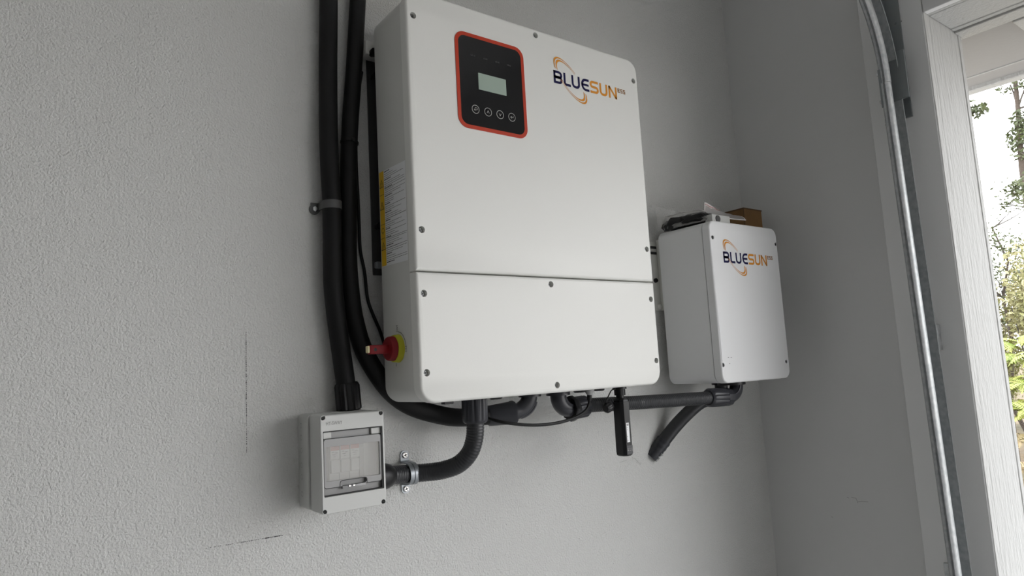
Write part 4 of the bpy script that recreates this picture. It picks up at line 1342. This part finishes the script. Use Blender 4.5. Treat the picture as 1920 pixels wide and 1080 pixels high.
def shrub(x, y, rad, h, label, seed, leaf, n, size=0.07):
    rnd = random.Random(seed)
    t = thing('shrub', (x, y, GZ), label, 'shrub', 'shrubs behind the ferns')
    bm = BM()
    for k in range(9):
        a = rnd.uniform(0, 2 * pi)
        e = Vector((x + cos(a) * rad * 0.7, y + sin(a) * rad * 0.7, GZ + h * rnd.uniform(0.6, 0.98)))
        s = Vector((x + cos(a) * 0.08, y + sin(a) * 0.08, GZ - 0.05))
        tube(bm, [s, s.lerp(e, 0.4) + Vector((rnd.gauss(0, 0.05), rnd.gauss(0, 0.05), 0.1)), s.lerp(e, 0.75), e], lambda i, n_: 0.018 * (1 - 0.7 * i / (n_ - 1)), 5)
    obj('stems', bm, 'twig', t, kind='stuff')
    V, Fc = [], []
    bl = []
    for k in range(16):
        a = rnd.uniform(0, 2 * pi)
        q = rnd.uniform(0.1, 0.75)
        bl.append(((x + cos(a) * rad * q, y + sin(a) * rad * q, GZ + h * rnd.uniform(0.25, 0.86)), (rad * 0.45, rad * 0.45, h * 0.16), n // 13))
    leaf_cloud(rnd, bl, size, V, Fc)
    pydata('foliage', V, Fc, leaf, t, kind='stuff')
k = 0
for (x, y, rad, h, lf, n, lb_) in (
        (10.9, 2.58, 0.48, 2.40, 'leaf_olive', 4600, 'olive shrub directly behind the bright ferns, left of two'),
        (11.0, 1.82, 0.52, 2.80, 'leaf_dry', 5200, 'straw-coloured dry shrub at the right edge behind the ferns'),
        (13.4, 3.25, 0.62, 2.75, 'leaf_dry', 4600, 'pale dry shrub furthest back under the bare tree'),
        (13.7, 2.55, 0.66, 3.25, 'leaf_olive', 5000, 'taller olive shrub at the back right below the sky'),
        (10.2, 3.6, 0.55, 1.9, 'leaf_olive', 1800, 'olive shrub hidden behind the jamb edge'),
        (17.5, 6.2, 1.2, 3.0, 'leaf_dark', 2600, 'dark green shrub far back behind the jamb'),
        (12.5, 0.0, 0.9, 2.6, 'leaf_olive', 2800, 'olive shrub beyond the right edge of the frame'),
        (13.5, -2.6, 1.2, 2.7, 'leaf_dry', 2800, 'dry shrub well beyond the right edge of the frame')):
    shrub(x, y, rad, h, lb_, 40 + k, lf, n)
    k += 1

def fern(x, y, z, label, seed, fronds=11, ln=0.95, m='fern'):
    rnd = random.Random(seed)
    t = thing('fern', (x, y, z), label, 'fern', 'ferns in front of the shrubs')
    bm = BM(); lathe(bm, (x, y, GZ - 0.05), (x, y, z + 0.03), [(0, 0.016), (1, 0.012)], 8)
    obj('stem', bm, 'bark', t)
    for f in range(fronds):
        a = 2 * pi * f / fronds + rnd.uniform(-0.2, 0.2)
        L_ = ln * rnd.uniform(0.75, 1.1)
        rise = rnd.uniform(0.25, 0.95)
        V, Fc = [], []
        d = Vector((cos(a), sin(a), 0))
        sd = Vector((-sin(a), cos(a), 0))
        N_ = 18
        mid = []
        for i in range(N_ + 1):
            s = i / N_
            mid.append(Vector((x, y, z)) + d * (L_ * 0.85 * s) + Vector((0, 0, L_ * (rise * s - 0.75 * rise * s * s - 0.25 * s ** 3))))
        for i in range(N_):
            kk = len(V)
            wv = sd * 0.006
            V += [mid[i] - wv, mid[i] + wv, mid[i + 1] + wv * 0.8, mid[i + 1] - wv * 0.8]
            Fc.append((kk, kk + 1, kk + 2, kk + 3))
            s = (i + 0.5) / N_
            pw = 0.24 * L_ * sin(pi * min(1, s * 0.92 + 0.08)) ** 0.8
            al = (mid[i + 1] - mid[i]).normalized()
            for sg in (-1, 1):
                tip = mid[i] + sd * sg * pw + al * pw * 0.45 + Vector((0, 0, -0.18 * pw))
                hw = al * (0.55 * L_ / N_)
                kk = len(V)
                c_ = mid[i].lerp(tip, 0.45)
                V += [mid[i], c_ + hw, tip, c_ - hw * 0.6]
                Fc.append((kk, kk + 1, kk + 2, kk + 3))
        pydata('frond', V, Fc, m, t)
k = 0
for (x, y, z, ln, mm, lb_) in (
        (9.5, 1.98, -0.05, 0.46, 'fern', 'yellow-green fern at the back of the bank by the jamb'),
        (9.6, 1.45, -0.02, 0.46, 'fern', 'yellow-green fern at the back right of the bank'),
        (9.1, 1.70, -0.22, 0.44, 'fern', 'bright green fern in the upper middle of the bank'),
        (9.0, 1.25, -0.25, 0.46, 'fern', 'bright green fern past the right edge of the opening, upper row'),
        (8.7, 1.62, -0.46, 0.42, 'fern', 'bright fern in the middle of the bank beside the jamb'),
        (8.6, 1.32, -0.50, 0.42, 'fern', 'bright fern in the middle of the bank at the right edge'),
        (8.3, 1.50, -0.70, 0.40, 'fern', 'low bright fern in front of the bank beside the jamb'),
        (8.2, 1.20, -0.74, 0.40, 'fern', 'low bright fern in front of the bank at the right edge'),
        (7.9, 1.34, -0.98, 0.38, 'fern_dry', 'tan dried fern at the foot of the bank'),
        (7.5, 1.15, -1.18, 0.36, 'fern_dry', 'lowest tan dried fern on the bare ground'),
        (9.0, 2.5, -0.4, 0.55, 'fern', 'green fern hidden beside the jamb edge'),
        (8.7, 0.6, -0.4, 0.55, 'fern', 'green fern just past the right edge of the frame')):
    fern(x, y, z, lb_, 60 + k, 18 if mm == 'fern' else 12, ln, mm)
    k += 1
# dry stalks on the ground
rnd = random.Random(5)
V, Fc = [], []
for _ in range(900):
    x, y = rnd.uniform(5.5, 7.3), rnd.uniform(-0.5, 2.4)
    hgt = rnd.uniform(0.08, 0.45)
    a = rnd.uniform(0, 2 * pi)
    s = Vector((cos(a), sin(a), 0)) * 0.006
    p = Vector((x, y, GZ - 0.02))
    q = p + Vector((rnd.gauss(0, 0.15), rnd.gauss(0, 0.15), hgt))
    kk = len(V)
    V += [p - s, p + s, q]
    Fc.append((kk, kk + 1, kk + 2))
gr = pydata('dry_grass', V, Fc, 'leaf_dry', None, kind='stuff')
tag(gr, 'dry straw-coloured grass scattered over the brown ground outside', 'grass')

# ------------------------------------------------------------------ lift everything so that the slab is at zero
for o in S.objects:
    if o.parent is None:
        o.location.z += EYE
